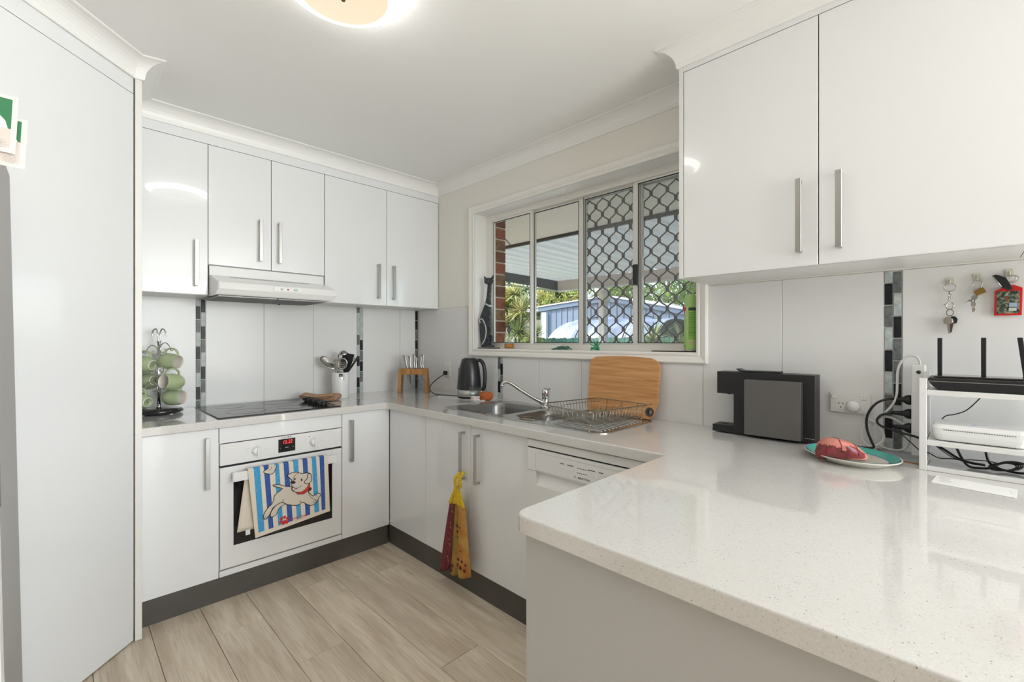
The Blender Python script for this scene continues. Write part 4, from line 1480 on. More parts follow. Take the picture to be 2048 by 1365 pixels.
def hook_arm(dirv, z, reach=.074):
    d = dirv.normalized()
    p = [d * .030 + uv * (z - .006), d * .034 + uv * (z + .012), d * .026 + uv * (z + .017), d * .012 + uv * (z + .010), d * .008 + uv * (z - .008), d * .020 + uv * (z - .016)]
    arc = [uv * (z - .008) + d * .006, d * .006 + uv * (z + .010), d * .018 + uv * (z + .028), d * .036 + uv * (z + .034), d * .054 + uv * (z + .018), d * (reach - .012) + uv * (z - .004), d * (reach - .002) + uv * (z - .006), d * (reach + .010) + uv * (z + .006)]
    q = MB().tube(spl(arc, 6), .0026, 7)
    curl = [d * .006 + uv * (z + .008), d * .010 + uv * (z - .012), d * .024 + uv * (z - .018), d * .034 + uv * (z - .006), d * .030 + uv * (z + .006)]
    q2 = MB().tube(spl(curl, 6), .0022, 7)
    q.build('hook_arm', CHROME, mt2)
    q2.build('scroll', CHROME, mt2)

def make_mug(label, c, ax, first=None):
    """c = centre of the body, ax = direction from the foot to the rim (horizontal-ish); handle points up"""
    z = ax.normalized()
    up = (uv - z * uv.dot(z)).normalized()
    xax = up
    yax = z.cross(xax)
    M = Matrix((xax, yax, z)).transposed().to_4x4()
    M.translation = c - z * .050
    if first is None:
        t = thing('mug', label, 'mug', (0, 0, 0), group='green mugs on the tree', local=True)
        MB().lathe([(.0230, .0), (.0255, .0), (.0275, .003), (.0375, .016), (.0425, .036), (.0430, .056), (.0395, .082), (.0362, .0985), (.0352, .100)], n=40, cap=False).build('mug_body', GREEN, t)
        MB().lathe([(.0350, .1001), (.0338, .099), (.0368, .082), (.0400, .056), (.0395, .036), (.033, .012), (.0001, .008)], n=40, cap=False).build('glazed_inside', GREENIN, t)
        MB().lathe([(.0001, .003), (.0228, .003), (.0230, .0)], n=32, cap=False).build('mug_underside', GREEN, t)
        MB().lathe([(.0226, -.0012), (.0262, -.0012), (.0275, .002), (.0226, .002)], n=32, cap=False).build('foot_ring', GREENIN, t)
        hp = spl([(.034, 0, .088), (.048, 0, .090), (.063, 0, .078), (.069, 0, .056), (.064, 0, .034), (.050, 0, .020), (.034, 0, .020)], 5)
        q = MB().tube(hp, .0042, 8)
        q.v = [(a, b * 1.9, cc) for a, b, cc in q.v]
        q.build('handle', GREEN, t)
        for i, (dy, L) in enumerate(((-.004, .016), (.002, .024), (.006, .012))):
            MB().box(-L / 2, L / 2, dy - .0008, dy + .0008, .0026, .0030).build('maker_mark', INK, t)
        r_ = t
    else:
        r_ = dup(first, label=label)
    r_.matrix_world = M
    return r_
def MP(r_, f_, z_):
    return Vector((MT.x, MT.y, 0)) + rv * r_ + fv * f_ + uv * z_
mg = make_mug('green mug hanging top right, cream inside showing', MP(.058, .000, 1.180), rv * 1.0 - fv * .10 - uv * .10)
make_mug('green mug hanging top left beside the pantry, base facing out', MP(-.065, -.010, 1.165), -(rv * .97 - fv * .18 - uv * .12), mg)
make_mug('green mug in the middle, turned with its cream mouth to the left', MP(.096, -.031, 1.072), -rv * .26 - fv * .96 + uv * .12, mg)
make_mug('green mug hanging lowest on the right, mouth to the right', MP(.066, .018, .984), rv * 1.0 - fv * .06 + uv * .02, mg)
make_mug('green mug in shade at mid height behind the pole', MP(-.085, .040, 1.068), -rv * .70 + fv * .3 - uv * .1, mg)
make_mug('green mug hanging lowest on the left, base facing out', MP(-.075, -.030, .972), -(rv * .95 - fv * .22 - uv * .16), mg)
for d, z in ((rv * 1. + fv * .0, .344), (-rv * .95 - fv * .15, .330), (rv * .95 - fv * .30, .238), (rv * .97 + fv * .25, .148), (-rv * .85 + fv * .45, .232), (-rv * .92 - fv * .38, .136)):
    hook_arm(d, z)

# ------------------------------------------------------------------ striped towel over the oven handle
TW = {
 'corners': [(-1.436, 0.646), (-1.035, 0.641), (-1.023, 0.331), (-1.402, 0.293)],
 'str_top': [(-1.41, 0.644), (-1.381, 0.642), (-1.364, 0.643), (-1.338, 0.642), (-1.312, 0.643), (-1.291, 0.641), (-1.269, 0.643), (-1.244, 0.642), (-1.221, 0.642), (-1.195, 0.641), (-1.172, 0.644), (-1.147, 0.642), (-1.124, 0.643), (-1.1, 0.642), (-1.082, 0.646), (-1.056, 0.644)],
 'str_bot': [(-1.386, 0.303), (-1.358, 0.302), (-1.338, 0.307), (-1.316, 0.309), (-1.294, 0.314), (-1.269, 0.312), (-1.247, 0.314), (-1.221, 0.314), (-1.2, 0.316), (-1.177, 0.314), (-1.155, 0.322), (-1.13, 0.322), (-1.107, 0.327), (-1.081, 0.327), (-1.068, 0.338), (-1.048, 0.338)],
 'body': [(-1.321, 0.542), (-1.307, 0.543), (-1.285, 0.537), (-1.258, 0.523), (-1.234, 0.516), (-1.22, 0.505), (-1.197, 0.484), (-1.17, 0.462), (-1.147, 0.472), (-1.138, 0.462), (-1.118, 0.439), (-1.096, 0.446), (-1.082, 0.445), (-1.077, 0.432), (-1.086, 0.422), (-1.094, 0.407), (-1.108, 0.393), (-1.128, 0.39), (-1.151, 0.402), (-1.174, 0.419), (-1.19, 0.411), (-1.205, 0.41), (-1.234, 0.419), (-1.256, 0.429), (-1.276, 0.443), (-1.3, 0.438), (-1.321, 0.426), (-1.331, 0.406), (-1.342, 0.388), (-1.352, 0.378), (-1.363, 0.381), (-1.366, 0.393), (-1.359, 0.413), (-1.345, 0.432), (-1.328, 0.446), (-1.316, 0.466), (-1.316, 0.481), (-1.303, 0.497), (-1.276, 0.514), (-1.287, 0.522), (-1.307, 0.532)],
 'leg2': [(-1.262, 0.431), (-1.278, 0.424), (-1.291, 0.416), (-1.3, 0.397), (-1.308, 0.384), (-1.328, 0.381), (-1.333, 0.389), (-1.331, 0.402), (-1.32, 0.422), (-1.3, 0.438), (-1.276, 0.442)],
 'head': [(-1.25, 0.579), (-1.238, 0.585), (-1.223, 0.589), (-1.205, 0.587), (-1.197, 0.583), (-1.174, 0.574), (-1.147, 0.571), (-1.134, 0.566), (-1.128, 0.554), (-1.126, 0.527), (-1.138, 0.514), (-1.136, 0.498), (-1.151, 0.481), (-1.178, 0.475), (-1.208, 0.481), (-1.227, 0.495), (-1.229, 0.507), (-1.221, 0.51), (-1.229, 0.522), (-1.234, 0.539), (-1.229, 0.548), (-1.238, 0.561)],
 'collar': [(-1.207, 0.48), (-1.182, 0.476), (-1.163, 0.484), (-1.149, 0.497), (-1.139, 0.512), (-1.135, 0.501), (-1.136, 0.488), (-1.147, 0.472), (-1.17, 0.463), (-1.197, 0.467)],
 'nose': [(-1.233, 0.545), (-1.22, 0.546), (-1.208, 0.535), (-1.212, 0.53), (-1.223, 0.527), (-1.233, 0.535)],
 'eye1': [(-1.218, 0.557), (-1.208, 0.557), (-1.211, 0.548), (-1.218, 0.545)],
 'eye2': [(-1.183, 0.548), (-1.175, 0.547), (-1.174, 0.534), (-1.182, 0.534)],
 'tongue': [(-1.218, 0.502), (-1.201, 0.501), (-1.203, 0.495), (-1.214, 0.494)],
 'earl': [(-1.25, 0.579), (-1.238, 0.585), (-1.223, 0.589), (-1.205, 0.587), (-1.194, 0.581), (-1.208, 0.576), (-1.216, 0.566), (-1.225, 0.551), (-1.236, 0.559), (-1.245, 0.571)],
 'earr': [(-1.147, 0.566), (-1.134, 0.565), (-1.128, 0.554), (-1.126, 0.527), (-1.14, 0.514), (-1.157, 0.516), (-1.165, 0.526), (-1.157, 0.534), (-1.149, 0.544), (-1.147, 0.558)],
 'mouth': [(-1.221, 0.51), (-1.205, 0.501), (-1.19, 0.504), (-1.179, 0.511)],
 'jaw': [(-1.227, 0.508), (-1.225, 0.498), (-1.212, 0.483), (-1.197, 0.48)],
 'back': [(-1.276, 0.442), (-1.27, 0.462)],
 'chest': [(-1.19, 0.429), (-1.176, 0.419)],
 'toe1': [(-1.357, 0.392), (-1.361, 0.383)],
 'toe2': [(-1.349, 0.39), (-1.351, 0.38)],
 'toe3': [(-1.117, 0.413), (-1.11, 0.397)],
 'toe4': [(-1.108, 0.417), (-1.101, 0.401)],
 'toe5': [(-1.104, 0.442), (-1.094, 0.432)],
 'fl': [(-1.142, 0.471), (-1.14, 0.455), (-1.128, 0.432), (-1.118, 0.425), (-1.094, 0.407)],
 'paw': [(-1.342, 0.646), (-1.303, 0.642), (-1.31, 0.62), (-1.323, 0.603), (-1.343, 0.606), (-1.362, 0.615), (-1.363, 0.625), (-1.349, 0.631), (-1.342, 0.638)],
 'pawl': [(-1.328, 0.641), (-1.328, 0.63), (-1.341, 0.623)],
 'tag': [(-1.134, 0.481)],
 'pads': [(-1.279, 0.359), (-1.264, 0.362), (-1.25, 0.353), (-1.284, 0.343)],
 'mainpad': [(-1.275, 0.345), (-1.26, 0.347), (-1.245, 0.339), (-1.247, 0.325), (-1.264, 0.326), (-1.275, 0.323), (-1.279, 0.336)],
 'text': [(-1.238, 0.344), (-1.147, 0.349)],
 'text2': [(-1.22, 0.332), (-1.165, 0.332)],
 'backflap': [(-1.446, 0.611), (-1.438, 0.337), (-1.47, 0.344), (-1.416, 0.332), (-1.452, 0.558), (-1.088, 0.316), (-1.09, 0.303)],
}
CREAM = mat('cream_terry', (.70, .63, .52), .9)
def terry(name, col, spot, thr=.62):
    m = mat(name, col, .95)
    n, l, b = nt(m)
    tc = n.new('ShaderNodeTexCoord')
    no = n.new('ShaderNodeTexNoise')
    no.inputs['Scale'].default_value = 420
    no.inputs['Detail'].default_value = 3
    cr = n.new('ShaderNodeValToRGB')
    cr.color_ramp.elements[0].position = thr - .05
    cr.color_ramp.elements[0].color = (*col, 1)
    cr.color_ramp.elements[1].position = thr + .05
    cr.color_ramp.elements[1].color = (*spot, 1)
    l.new(tc.outputs['Object'], no.inputs['Vector'])
    l.new(no.outputs['Fac'], cr.inputs[0])
    l.new(cr.outputs[0], b.inputs['Base Color'])
    return m
CYAN = terry('light_blue_terry', (.045, .30, .58), (.30, .52, .68))
NAVY = terry('navy_terry', (.025, .085, .33), (.20, .28, .45))
TY_ = -.677
tow = thing('hand_towel', 'blue and white striped towel printed with a leaping puppy, over the oven handle', 'towel', (-1.23, TY_, .64))
tc_, bc_ = TW['corners'], None
def tpt(s, t, dy=0.):
    (x0, z0), (x1, z1), (x2, z2), (x3, z3) = TW['corners']
    xt, zt = x0 + (x1 - x0) * s, .6435
    xb, zb_ = x3 + (x2 - x3) * s, z3 + (z2 - z3) * s
    x = xt + (xb - xt) * t
    z = zt + (zb_ - zt) * t
    rip = .0010 * math.sin(9 * s + 1.) * t
    return (x, TY_ + rip + dy, z)
# stripe edges as fractions along top and bottom
st = [(p[0] - TW['corners'][0][0]) / (TW['corners'][1][0] - TW['corners'][0][0]) for p in TW['str_top']]
sb = [(p[0] - TW['corners'][3][0]) / (TW['corners'][2][0] - TW['corners'][3][0]) for p in TW['str_bot']]
tops = [0] + st + [1]
bots = [0] + sb + [1]
q = MB()
NT = 16
for i in range(len(tops) - 1):
    colr = 0 if i % 2 == 0 else (1 if (i // 2) % 2 == 0 else 2)
    for j in range(NT):
        t0, t1 = j / NT, (j + 1) / NT
        q.cur = colr if t1 <= .955 else 0
        vs = []
        for (u, t) in ((0, t0), (1, t0), (1, t1), (0, t1)):
            a = tops[i + u] + (bots[i + u] - tops[i + u]) * t
            vs.append(tpt(a, t))
        q.add(vs, [(0, 1, 2, 3)])
# over the bar
for i in range(len(tops) - 1):
    colr = 0 if i % 2 == 0 else (1 if (i // 2) % 2 == 0 else 2)
    q.cur = colr
    for j in range(6):
        vs = []
        for (u, k) in ((0, j), (1, j), (1, j + 1), (0, j + 1)):
            a = R(180 * k / 6)
            x = tpt(tops[i + u], 0)[0]
            vs.append((x, TY_ + .016 - .016 * math.cos(a), .6435 + .0035 * math.sin(a)))
        q.add(vs, [(0, 1, 2, 3)])
q.smooth = True
q.build('front_flap', [CREAM, CYAN, NAVY], tow, solid=.0020)
q = MB()
def back(u, v):
    xt = -1.436 + .400 * u
    xb = -1.478 + .388 * u
    return (xt + (xb - xt) * v, TY_ + .032 - .012 * v + .004 * math.sin(8 * u) * v, .6435 - (.305 + .020 * u) * v)
q.grid(back, 16, 14)
q.build('back_flap', CREAM, tow, solid=.0035)
q = MB()
q.tube([back(.03, k / 10) for k in range(11)], .0008, 4)
q.build('seam', mat('stitching', (.50, .43, .33), .9), tow)
MB().box(-1.444, -1.424, TY_ + .006, TY_ + .008, .318, .345).build('care_label', PAPER, tow)
def tdec(pts, name, m, dy=-.0026, parent=tow):
    pl = [[Vector((a, b, 0)) for a, b in pts]]
    tris = geometry.tessellate_polygon(pl)
    q = MB()
    off = min(0, 0)
    q.add([(a, TY_ + dy, b) for a, b in pts], [tuple(t) for t in tris])
    o = q.build(name, m, parent)
    return o
def tline(pts, r_=.0017, name='ink_outline', closed=False, dy=-.0034, parent=tow, m=None):
    q = MB()
    P = spl([(a, TY_ + dy, b) for a, b in pts], 4, closed)
    W_ = len(P)
    n_ = W_ if closed else W_ - 1
    for i in range(n_):
        a, b = P[i], P[(i + 1) % W_]
        d = (b - a)
        if d.length < 1e-6:
            continue
        nn = Vector((-d.z, 0, d.x)).normalized() * r_
        e = d.normalized() * r_ * .4
        q.add([a - nn - e, b - nn + e, b + nn + e, a + nn - e], [(0, 1, 2, 3)])
    return q.build(name, m or mat('sepia_ink', (.045, .03, .025), .9), parent)
PUP = mat('puppy_print', (.62, .555, .47), .95)
tdec(TW['leg2'], 'printed_leg', PUP, -.0026)
tline(TW['leg2'], closed=True, dy=-.0029)
tdec(TW['body'], 'printed_body', PUP, -.0032)
tline(TW['body'], closed=True, dy=-.0036)
tdec(TW['paw'], 'printed_paw', PUP, -.0026)
tline(TW['paw'][1:], dy=-.0030)
tline(TW['pawl'], .0009, dy=-.0031)
tdec(TW['head'], 'printed_head', PUP, -.0040)
tline(TW['head'], closed=True, dy=-.0044)
REDT = mat('red_collar_print', (.55, .035, .03), .9)
tdec(TW['collar'], 'printed_collar', REDT, -.0048)
tline(TW['collar'], .0007, closed=True, dy=-.0051)
tdec(TW['earr'], 'printed_ear', PUP, -.0052)
tline(TW['earr'], closed=True, dy=-.0056)
tline(TW['earl'], .0010, closed=True, dy=-.0050)
BRN = mat('brown_print', (.06, .025, .02), .9)
tdec(TW['nose'], 'printed_nose', BRN, -.0050)
tdec(TW['eye1'], 'printed_eye', BRN, -.0050)
tdec(TW['eye2'], 'printed_eye', BRN, -.0050)
tdec(TW['tongue'], 'printed_tongue', mat('pink_print', (.55, .22, .24), .9), -.0049)
for k in ('mouth', 'jaw', 'back', 'chest', 'toe1', 'toe2', 'toe3', 'toe4', 'toe5'):
    tline(TW[k], .0009, dy=-.0054)
tline(TW['fl'], .0010, dy=-.0040)
x, z = TW['tag'][0]
tdec([(x + .0085 * math.cos(R(a)), z + .010 * math.sin(R(a))) for a in range(0, 360, 24)], 'printed_bell', BRN, -.0052)
for x, z in TW['pads']:
    tdec([(x + .0072 * math.cos(R(a)), z + .0082 * math.sin(R(a))) for a in range(0, 360, 24)], 'red_paw_print', REDT, -.0028)
tdec(TW['mainpad'], 'red_paw_print', REDT, -.0028)
text_part('Guide Dogs', 'towel_lettering', .0185, REDT, tow, face_negy(-1.193, TY_ - .0032, .3445, R(1.5)), ext=.0001)
text_part('VICTORIA', 'towel_lettering', .0065, REDT, tow, face_negy(-1.190, TY_ - .0032, .331, R(1.5)), ext=.0001, sx=1.4)

# ------------------------------------------------------------------ hanging tea towel on the sink cabinet handle
hx = -.672
tt = thing('hanging_tea_towel', 'maroon and orange tea towel with yellow knitted top on a cabinet handle', 'tea towel', (hx, -1.37, .60))
YEL = noisecol(mat('yellow_knit', rough=.9), (.62, .40, .02), (.80, .58, .05), (1, 1, 1), 260., bump=.8)
MAR = noisecol(mat('maroon_terry', rough=.95), (.13, .022, .03), (.22, .05, .055), (1, 1, 1), 200., bump=.6)
ORG_ = noisecol(mat('ochre_terry', rough=.95), (.42, .17, .04), (.52, .33, .09), (1, 1, 1), 14., bump=.4)
OLV = noisecol(mat('olive_terry', rough=.95), (.22, .17, .03), (.38, .24, .05), (1, 1, 1), 20., bump=.4)
# loop with a button round the handle
q = MB()
def strap(u, v):
    P = [(hx + .004, -1.372, .52), (hx - .006, -1.376, .57), (hx - .010, -1.380, .60), (hx + .0, -1.383, .617), (hx + .034, -1.392, .618), (hx + .044, -1.392, .600), (hx + .046, -1.388, .555)]
    S = spl(P, 6)
    i = min(int(u * (len(S) - 1)), len(S) - 1)
    c = S[i]
    return (c.x, c.y - .011 + .022 * v, c.z)
# front tab and hanging strap
MB().grid(lambda u, v: (hx - .008 + .003 * math.sin(PI * u), -1.396 - .030 * u, .612 - .062 * v + .004 * math.sin(PI * u)), 6, 6).build('button_tab', YEL, tt, solid=.005)
q = MB()
q.tube(spl([(hx + .004, -1.375, .505), (hx + .002, -1.366, .545), (hx + .003, -1.362, .585), (hx + .028, -1.366, .606), (hx + .040, -1.385, .612), (hx + .020, -1.405, .614), (hx - .002, -1.412, .606)], 6), .0075, 8)
q.build('hanging_loop', YEL, tt)
MB().lathe([(.0001, 0), (.0055, 0), (.0055, .002), (.0001, .003)], n=14, ax=(-1, 0, 0), o=(hx - .010, -1.407, .560)).build('button', mat('brass_button', (.55, .40, .20), .3, 1.), tt)
# gathered knitted yoke
def yoke(u, v):
    yt0, yt1 = -1.366, -1.400
    yb0, yb1 = -1.322, -1.452
    y = (yt0 + (yt1 - yt0) * u) * (1 - v) + (yb0 + (yb1 - yb0) * u) * v
    z = .548 - .088 * v - .004 * math.sin(9 * u)
    return (hx - .002 - .014 * v * abs(math.sin(5.2 * u * PI / 1.4 + .3)) + .004, y, z)
MB().grid(yoke, 24, 10).build('knitted_yoke', YEL, tt, solid=.004)
for i in range(9):
    q = MB().tube([Vector(yoke(max(0, min(1, (i + .5) / 9 + .02 * (k % 2))), k / 8)) + Vector((-.0035, 0, 0)) for k in range(9)], .0022, 5)
    q.build('knit_rib', YEL, tt)
def fold(name, m, yt, yb, zt, zb_, dep, ph, n=10, dx=0., wob=.004):
    def fn(u, v):
        y = (yt[0] + (yt[1] - yt[0]) * u) * (1 - v) + (yb[0] + (yb[1] - yb[0]) * u) * v + wob * math.sin(3.5 * v + ph) * .5
        z = zt + (zb_[0] + (zb_[1] - zb_[0]) * u + .008 * math.sin(u * PI) * -1 - zt) * v
        return (hx + .006 + dx - dep * math.sin(PI * u) * (.5 + .5 * v) - .0015 * math.sin(20 * u + ph), y, z)
    return MB().grid(fn, n, 20).build(name, m, tt, solid=.003), fn
f1, fn1 = fold('maroon_fold', MAR, (-1.322, -1.360), (-1.232, -1.318), .468, (.082, .110), .026, .2)
f2, fn2 = fold('maroon_fold', MAR, (-1.350, -1.376), (-1.300, -1.345), .466, (.110, .150), .020, 1.4, dx=-.004)
f3, fn3 = fold('ochre_fold', OLV, (-1.372, -1.392), (-1.322, -1.400), .464, (.100, .108), .022, 2.0, dx=.0)
f4, fn4 = fold('ochre_fold', ORG_, (-1.390, -1.452), (-1.385, -1.492), .462, (.108, .130), .024, .9, dx=-.004)
f5, fn5 = fold('hem_edge', mat('pink_grey_terry', (.35, .24, .25), .95), (-1.318, -1.324), (-1.222, -1.242), .460, (.078, .082), .010, .5, dx=.010)
# printed swirls and blotches
GLD = mat('gold_swirl', (.52, .27, .14), .9)
for i in range(11):
    v = .06 + i * .085
    c = Vector(fn2(.42 + .3 * math.sin(i * 2.1), v)) + Vector((-.0045, 0, 0))
    rr = .007 + .003 * (i % 3)
    q = MB().tube([c + Vector((-.001, rr * math.cos(t * .8) * (1 - t / 9), rr * math.sin(t * .8) * (1 - t / 9))) for t in range(0, 8 if i % 2 else 5)], .0010, 4)
    q.build('gold_swirl', GLD, tt)
BER = mat('berry_print', (.16, .02, .035), .95)
random.seed(4)
for i, (u, v, s_) in enumerate(((.5, .30, .5), (.3, .44, .4), (.55, .62, .5), (.35, .74, .9), (.65, .76, .9), (.8, .82, .8), (.5, .85, 1.2), (.25, .83, 1.0), (.75, .89, 1.1), (.12, .30, 1.0), (.10, .38, .8))):
    c = Vector(fn4(u, v)) + Vector((-.0048, 0, 0))
    MB().lathe([(.0001, 0), (.0085 * s_, 0), (.0085 * s_, .0006), (.0001, .0008)], n=10, ax=(-1, -.15, 0), o=c).build('berry_print', BER, tt)
for u, v in ((.5, .86), (.4, .93)):
    c = Vector(fn3(u, v)) + Vector((-.005, 0, 0))
    MB().lathe([(.0001, 0), (.008, 0), (.008, .0006), (.0001, .0008)], n=10, ax=(-1, -.15, 0), o=c).build('berry_print', BER, tt)

# ------------------------------------------------------------------ coffee machine
cm = thing('coffee_machine', 'flat black capsule coffee machine with a brushed grey side panel', 'coffee machine', (-.075, -2.64, HB + .0003))
CX0, CX1 = -.115, -.032
m = MB()
m.prism([(-2.457, 1.159), (-2.457, 1.067), (-2.524, 1.067), (-2.524, HB + .004), (-2.811, HB + .004), (-2.811, 1.159)], 'x', CX0, CX1)
m.build('machine_body', mat('textured_black', (.016, .016, .017), .42), cm, bevel=.0012)
MB().box(CX0 - .0004, CX1 + .0003, -2.7302, -2.7288, 1.128, 1.1594).build('seam', RUBBER, cm)
MB().box(-.150, -.1155, -2.774, -2.576, HB + .013, 1.133).build('side_panel', mat('brushed_gunmetal', (.16, .155, .15), .42, .7), cm, bevel=.0015)
dt = MB().box(CX0, CX1, -2.5235, -2.438, HB + .005, .933).build('drip_tray', BLACKP, cm, bevel=.001)
q = MB()
for i in range(6):
    q2 = MB().box(CX0 + .010 + i * .011, CX0 + .016 + i * .011, -2.516, -2.446, .9328, .9336)
    q2.build('grate_bar', mat('grey_black', (.05, .05, .05), .3), dt)
for a in range(0, 360, 60):
    MB().tube([(-.074, -2.475, .934), (-.074 + .010 * math.cos(R(a)), -2.475 + .010 * math.sin(R(a)), .934)], .0012, 4).build('grate_star', RUBBER, dt)
lv = MB()
lv.prism([(-2.527, 1.1725), (-2.540, 1.1625), (-2.545, 1.1600), (-2.690, 1.1600), (-2.692, 1.167), (-2.550, 1.1665), (-2.536, 1.1735)], 'x', -.100, -.052)
lv.build('lever', BLACKS, cm, bevel=.001)
MB().lathe([(.008, 1.061), (.012, 1.067)], -.074, -2.492, 16).build('coffee_spout', BLACKP, cm)
MB().box(CX0 - .0006, CX0, -2.811, -2.7745, .9205, .9222).build('chrome_line', CHROME, cm)

# plate with a piece of raw meat
plc = Vector((-.282, -2.944, HB + .0003))
pa = math.atan2(fv.y, fv.x)
plt = thing('plate', 'cream oval plate with a turquoise rim beside the coffee machine', 'plate', plc, rot=pa, local=True)
def ell(prof):
    q = MB().lathe(prof, n=64, sx=1.0, sy=.845, cap=False)
    return q
ell([(.0001, .002), (.090, .002), (.092, .0), (.100, .0), (.104, .004), (.135, .018), (.1415, .0215), (.1425, .0240), (.1400, .0245), (.1350, .0232), (.1060, .0108), (.096, .0085), (.0001, .0080)]).build('plate_body', mat('cream_china', (.66, .63, .55), .15, coat=.5), plt)
TQ = noisecol(mat('turquoise_glaze', rough=.15, coat=.5), (.01, .34, .27), (.02, .47, .37), (1, 1, 1), 12.)
ell([(.1355, .0242), (.1065, .0116)]).build('turquoise_band', TQ, plt)
ell([(.1366, .0248), (.1352, .0243)]).build('blue_line', BLUE, plt)
ell([(.1072, .0121), (.1056, .0113)]).build('blue_line', BLUE, plt)
MEAT = noisecol(mat('raw_meat', rough=.38, coat=.15), (.075, .009, .012), (.27, .035, .04), (1, 1, 1), 30., 6., .3, .72, bump=.4, dist=.8)
FATM = noisecol(mat('pink_fat', rough=.4, coat=.15), (.50, .13, .10), (.66, .29, .23), (1, 1, 1), 24., 5., .3, .7, bump=.3)
mo = thing('meat_joint', 'raw meat joint with a pink fat side, on the turquoise plate', 'meat', plc + fv * -.018 - rv * .047 + uv * .0105, rot=math.atan2(rv.y, rv.x) + R(-2), local=True)
def meat_fn(u, v, grow=0.):
    # u along the joint (left to right), v round the section
    x = -.066 + .134 * u
    hh = .080 * (1 - .58 * u ** 1.4) * (math.sin(PI * min(1, max(0, (u * .93 + .035)))) ** .33)
    ww = .042 * (1 - .25 * u) * (math.sin(PI * min(1, max(0, (u * .93 + .035)))) ** .38)
    a = 2 * PI * v
    ca, sa = math.cos(a), math.sin(a)
    sgn = lambda t, p: math.copysign(abs(t) ** p, t)
    y = ww * sgn(ca, .72)
    z = hh * .5 + hh * .5 * sgn(sa, .72)
    y += .003 * math.sin(7 * u + 2 * sa)
    z = max(0, z + .0015 * math.sin(11 * u + 2 * ca) * (sa > -.5))
    return (x + .004 * sa, y - .012 * u, z)
q = MB().grid(lambda u, v: meat_fn(u, v), 40, 40)
q.smooth = True
for ue, sg in ((0, -1), (1, 1)):
    cc_ = sum((Vector(meat_fn(ue, k / 40)) for k in range(40)), Vector()) / 40 + Vector((sg * .008, 0, 0))
    V_ = [Vector(meat_fn(ue, k / 40)) for k in range(40)]
    W_ = [v_.lerp(cc_, .5) + Vector((sg * .003, 0, 0)) for v_ in V_]
    q.add(V_ + W_ + [cc_], [(k, (k + 1) % 40, (k + 1) % 40 + 40, k + 40) for k in range(40)] + [(k + 40, (k + 1) % 40 + 40, 80) for k in range(40)])
q.smooth = False
for k in range(len(q.f)):
    c = [sum(q.v[i][j] for i in q.f[k]) / len(q.f[k]) for j in range(3)]
    u = (c[0] + .066) / .134
    hh = .080 * (1 - .58 * max(0, min(1, u)) ** 1.4)
    q.mi[k] = 1 if ((c[2] > hh * (.55 + .07 * math.sin(9 * u)) and c[1] > -.046 + .010 * u) or c[1] > .012 or u > .90 or (c[2] < .010 and u > .55)) else 0
q.build('meat_body', [MEAT, FATM], mo)
for u0, m_ in ((.32, 'crease'), (.68, 'crease')):
    pts = [Vector(meat_fn(u0 + .02 * math.sin(k), .25 + .22 * (k / 8 - .25) * 1.6)) + Vector((0, -.0006, .0006)) for k in range(9)]
    MB().tube(pts, .0011, 5).build(m_, mat('dark_red_crease', (.22, .02, .02), .3), mo)

# ------------------------------------------------------------------ double power outlet with plug
gp = thing('power_outlet', 'double white power outlet with one plug in, right of the coffee machine', 'power outlet', (-.004, -2.90, 1.055))
m = MB().prism(rrect(-2.962, -2.840, 1.019, 1.092, .005, 3), 'x', -.0115, -.0008)
m.build('outlet_plate', mat('silver_white_plastic', (.72, .715, .70), .3), gp, bevel=.002)
for ys in (-2.853, -2.943):
    o = MB().box(-.0155, -.0112, ys - .0075, ys + .0075, 1.0715, 1.0835).build('switch', WHITEP, gp, bevel=.0015)
MB().box(-.0162, -.0150, -2.9445, -2.9415, 1.0800, 1.0825).build('red_dot', RED, gp)
m = MB().prism(rrect(-2.889, -2.859, 1.030, 1.062, .005, 3), 'x', -.0128, -.0112)
so = m.build('socket_face', WHITEP, gp, bevel=.0004)
for dy, dz, an in ((.0065, .007, R(28)), (-.0065, .007, R(-28)), (0, -.0075, 0)):
    c, s = math.cos(an), math.sin(an)
    y0, z0 = -2.874 + dy, 1.046 + dz
    w_, h_ = .0012, .0036
    pts = [(y0 + (a * c - b * s), z0 + (a * s + b * c)) for a, b in ((-w_, -h_), (w_, -h_), (w_, h_), (-w_, h_))]
    MB().prism(pts, 'x', -.0131, -.0127).build('socket_slot', INK, so)
pg = MB().lathe([(.0001, 0), (.0205, 0), (.0205, .010), (.017, .020), (.0001, .022)], n=28, ax=(-1, 0, 0), o=(-.0115, -2.912, 1.046))
WC = mat('white_cable', (.68, .68, .66), .3)
ext = thing('power_strip', 'white power strip standing on end with three black plugs and a white lead', 'power strip', (-.04, -3.095, HB + .0003))
m = MB().box(-.062, -.014, -3.1135, -3.0775, HB + .0003, 1.2075)
sp_ = m.build('strip_body', WHITEP, ext, bevel=.004, seg=3)
MB().lathe([(.0001, 0), (.0060, 0), (.0060, .0012), (.0001, .0016)], n=20, ax=(-1, 0, 0), o=(-.062, -3.0965, 1.1835)).build('reset_button', INK, ext)
pgo = pg.build('wall_plug', WHITEP, ext)
m = MB().box(-.031, -.014, -2.927, -2.912, 1.030, 1.046).build('plug_neck', WHITEP, ext, bevel=.004)
for i in range(5):
    c = Vector((-.025, -2.932 - i * .0045, 1.031 - i * .0042))
    MB().lathe([(.0045, 0), (.0062, .001), (.0045, .002)], n=12, ax=(0, -.75, -.65), o=c).build('strain_relief', WHITEP, ext)
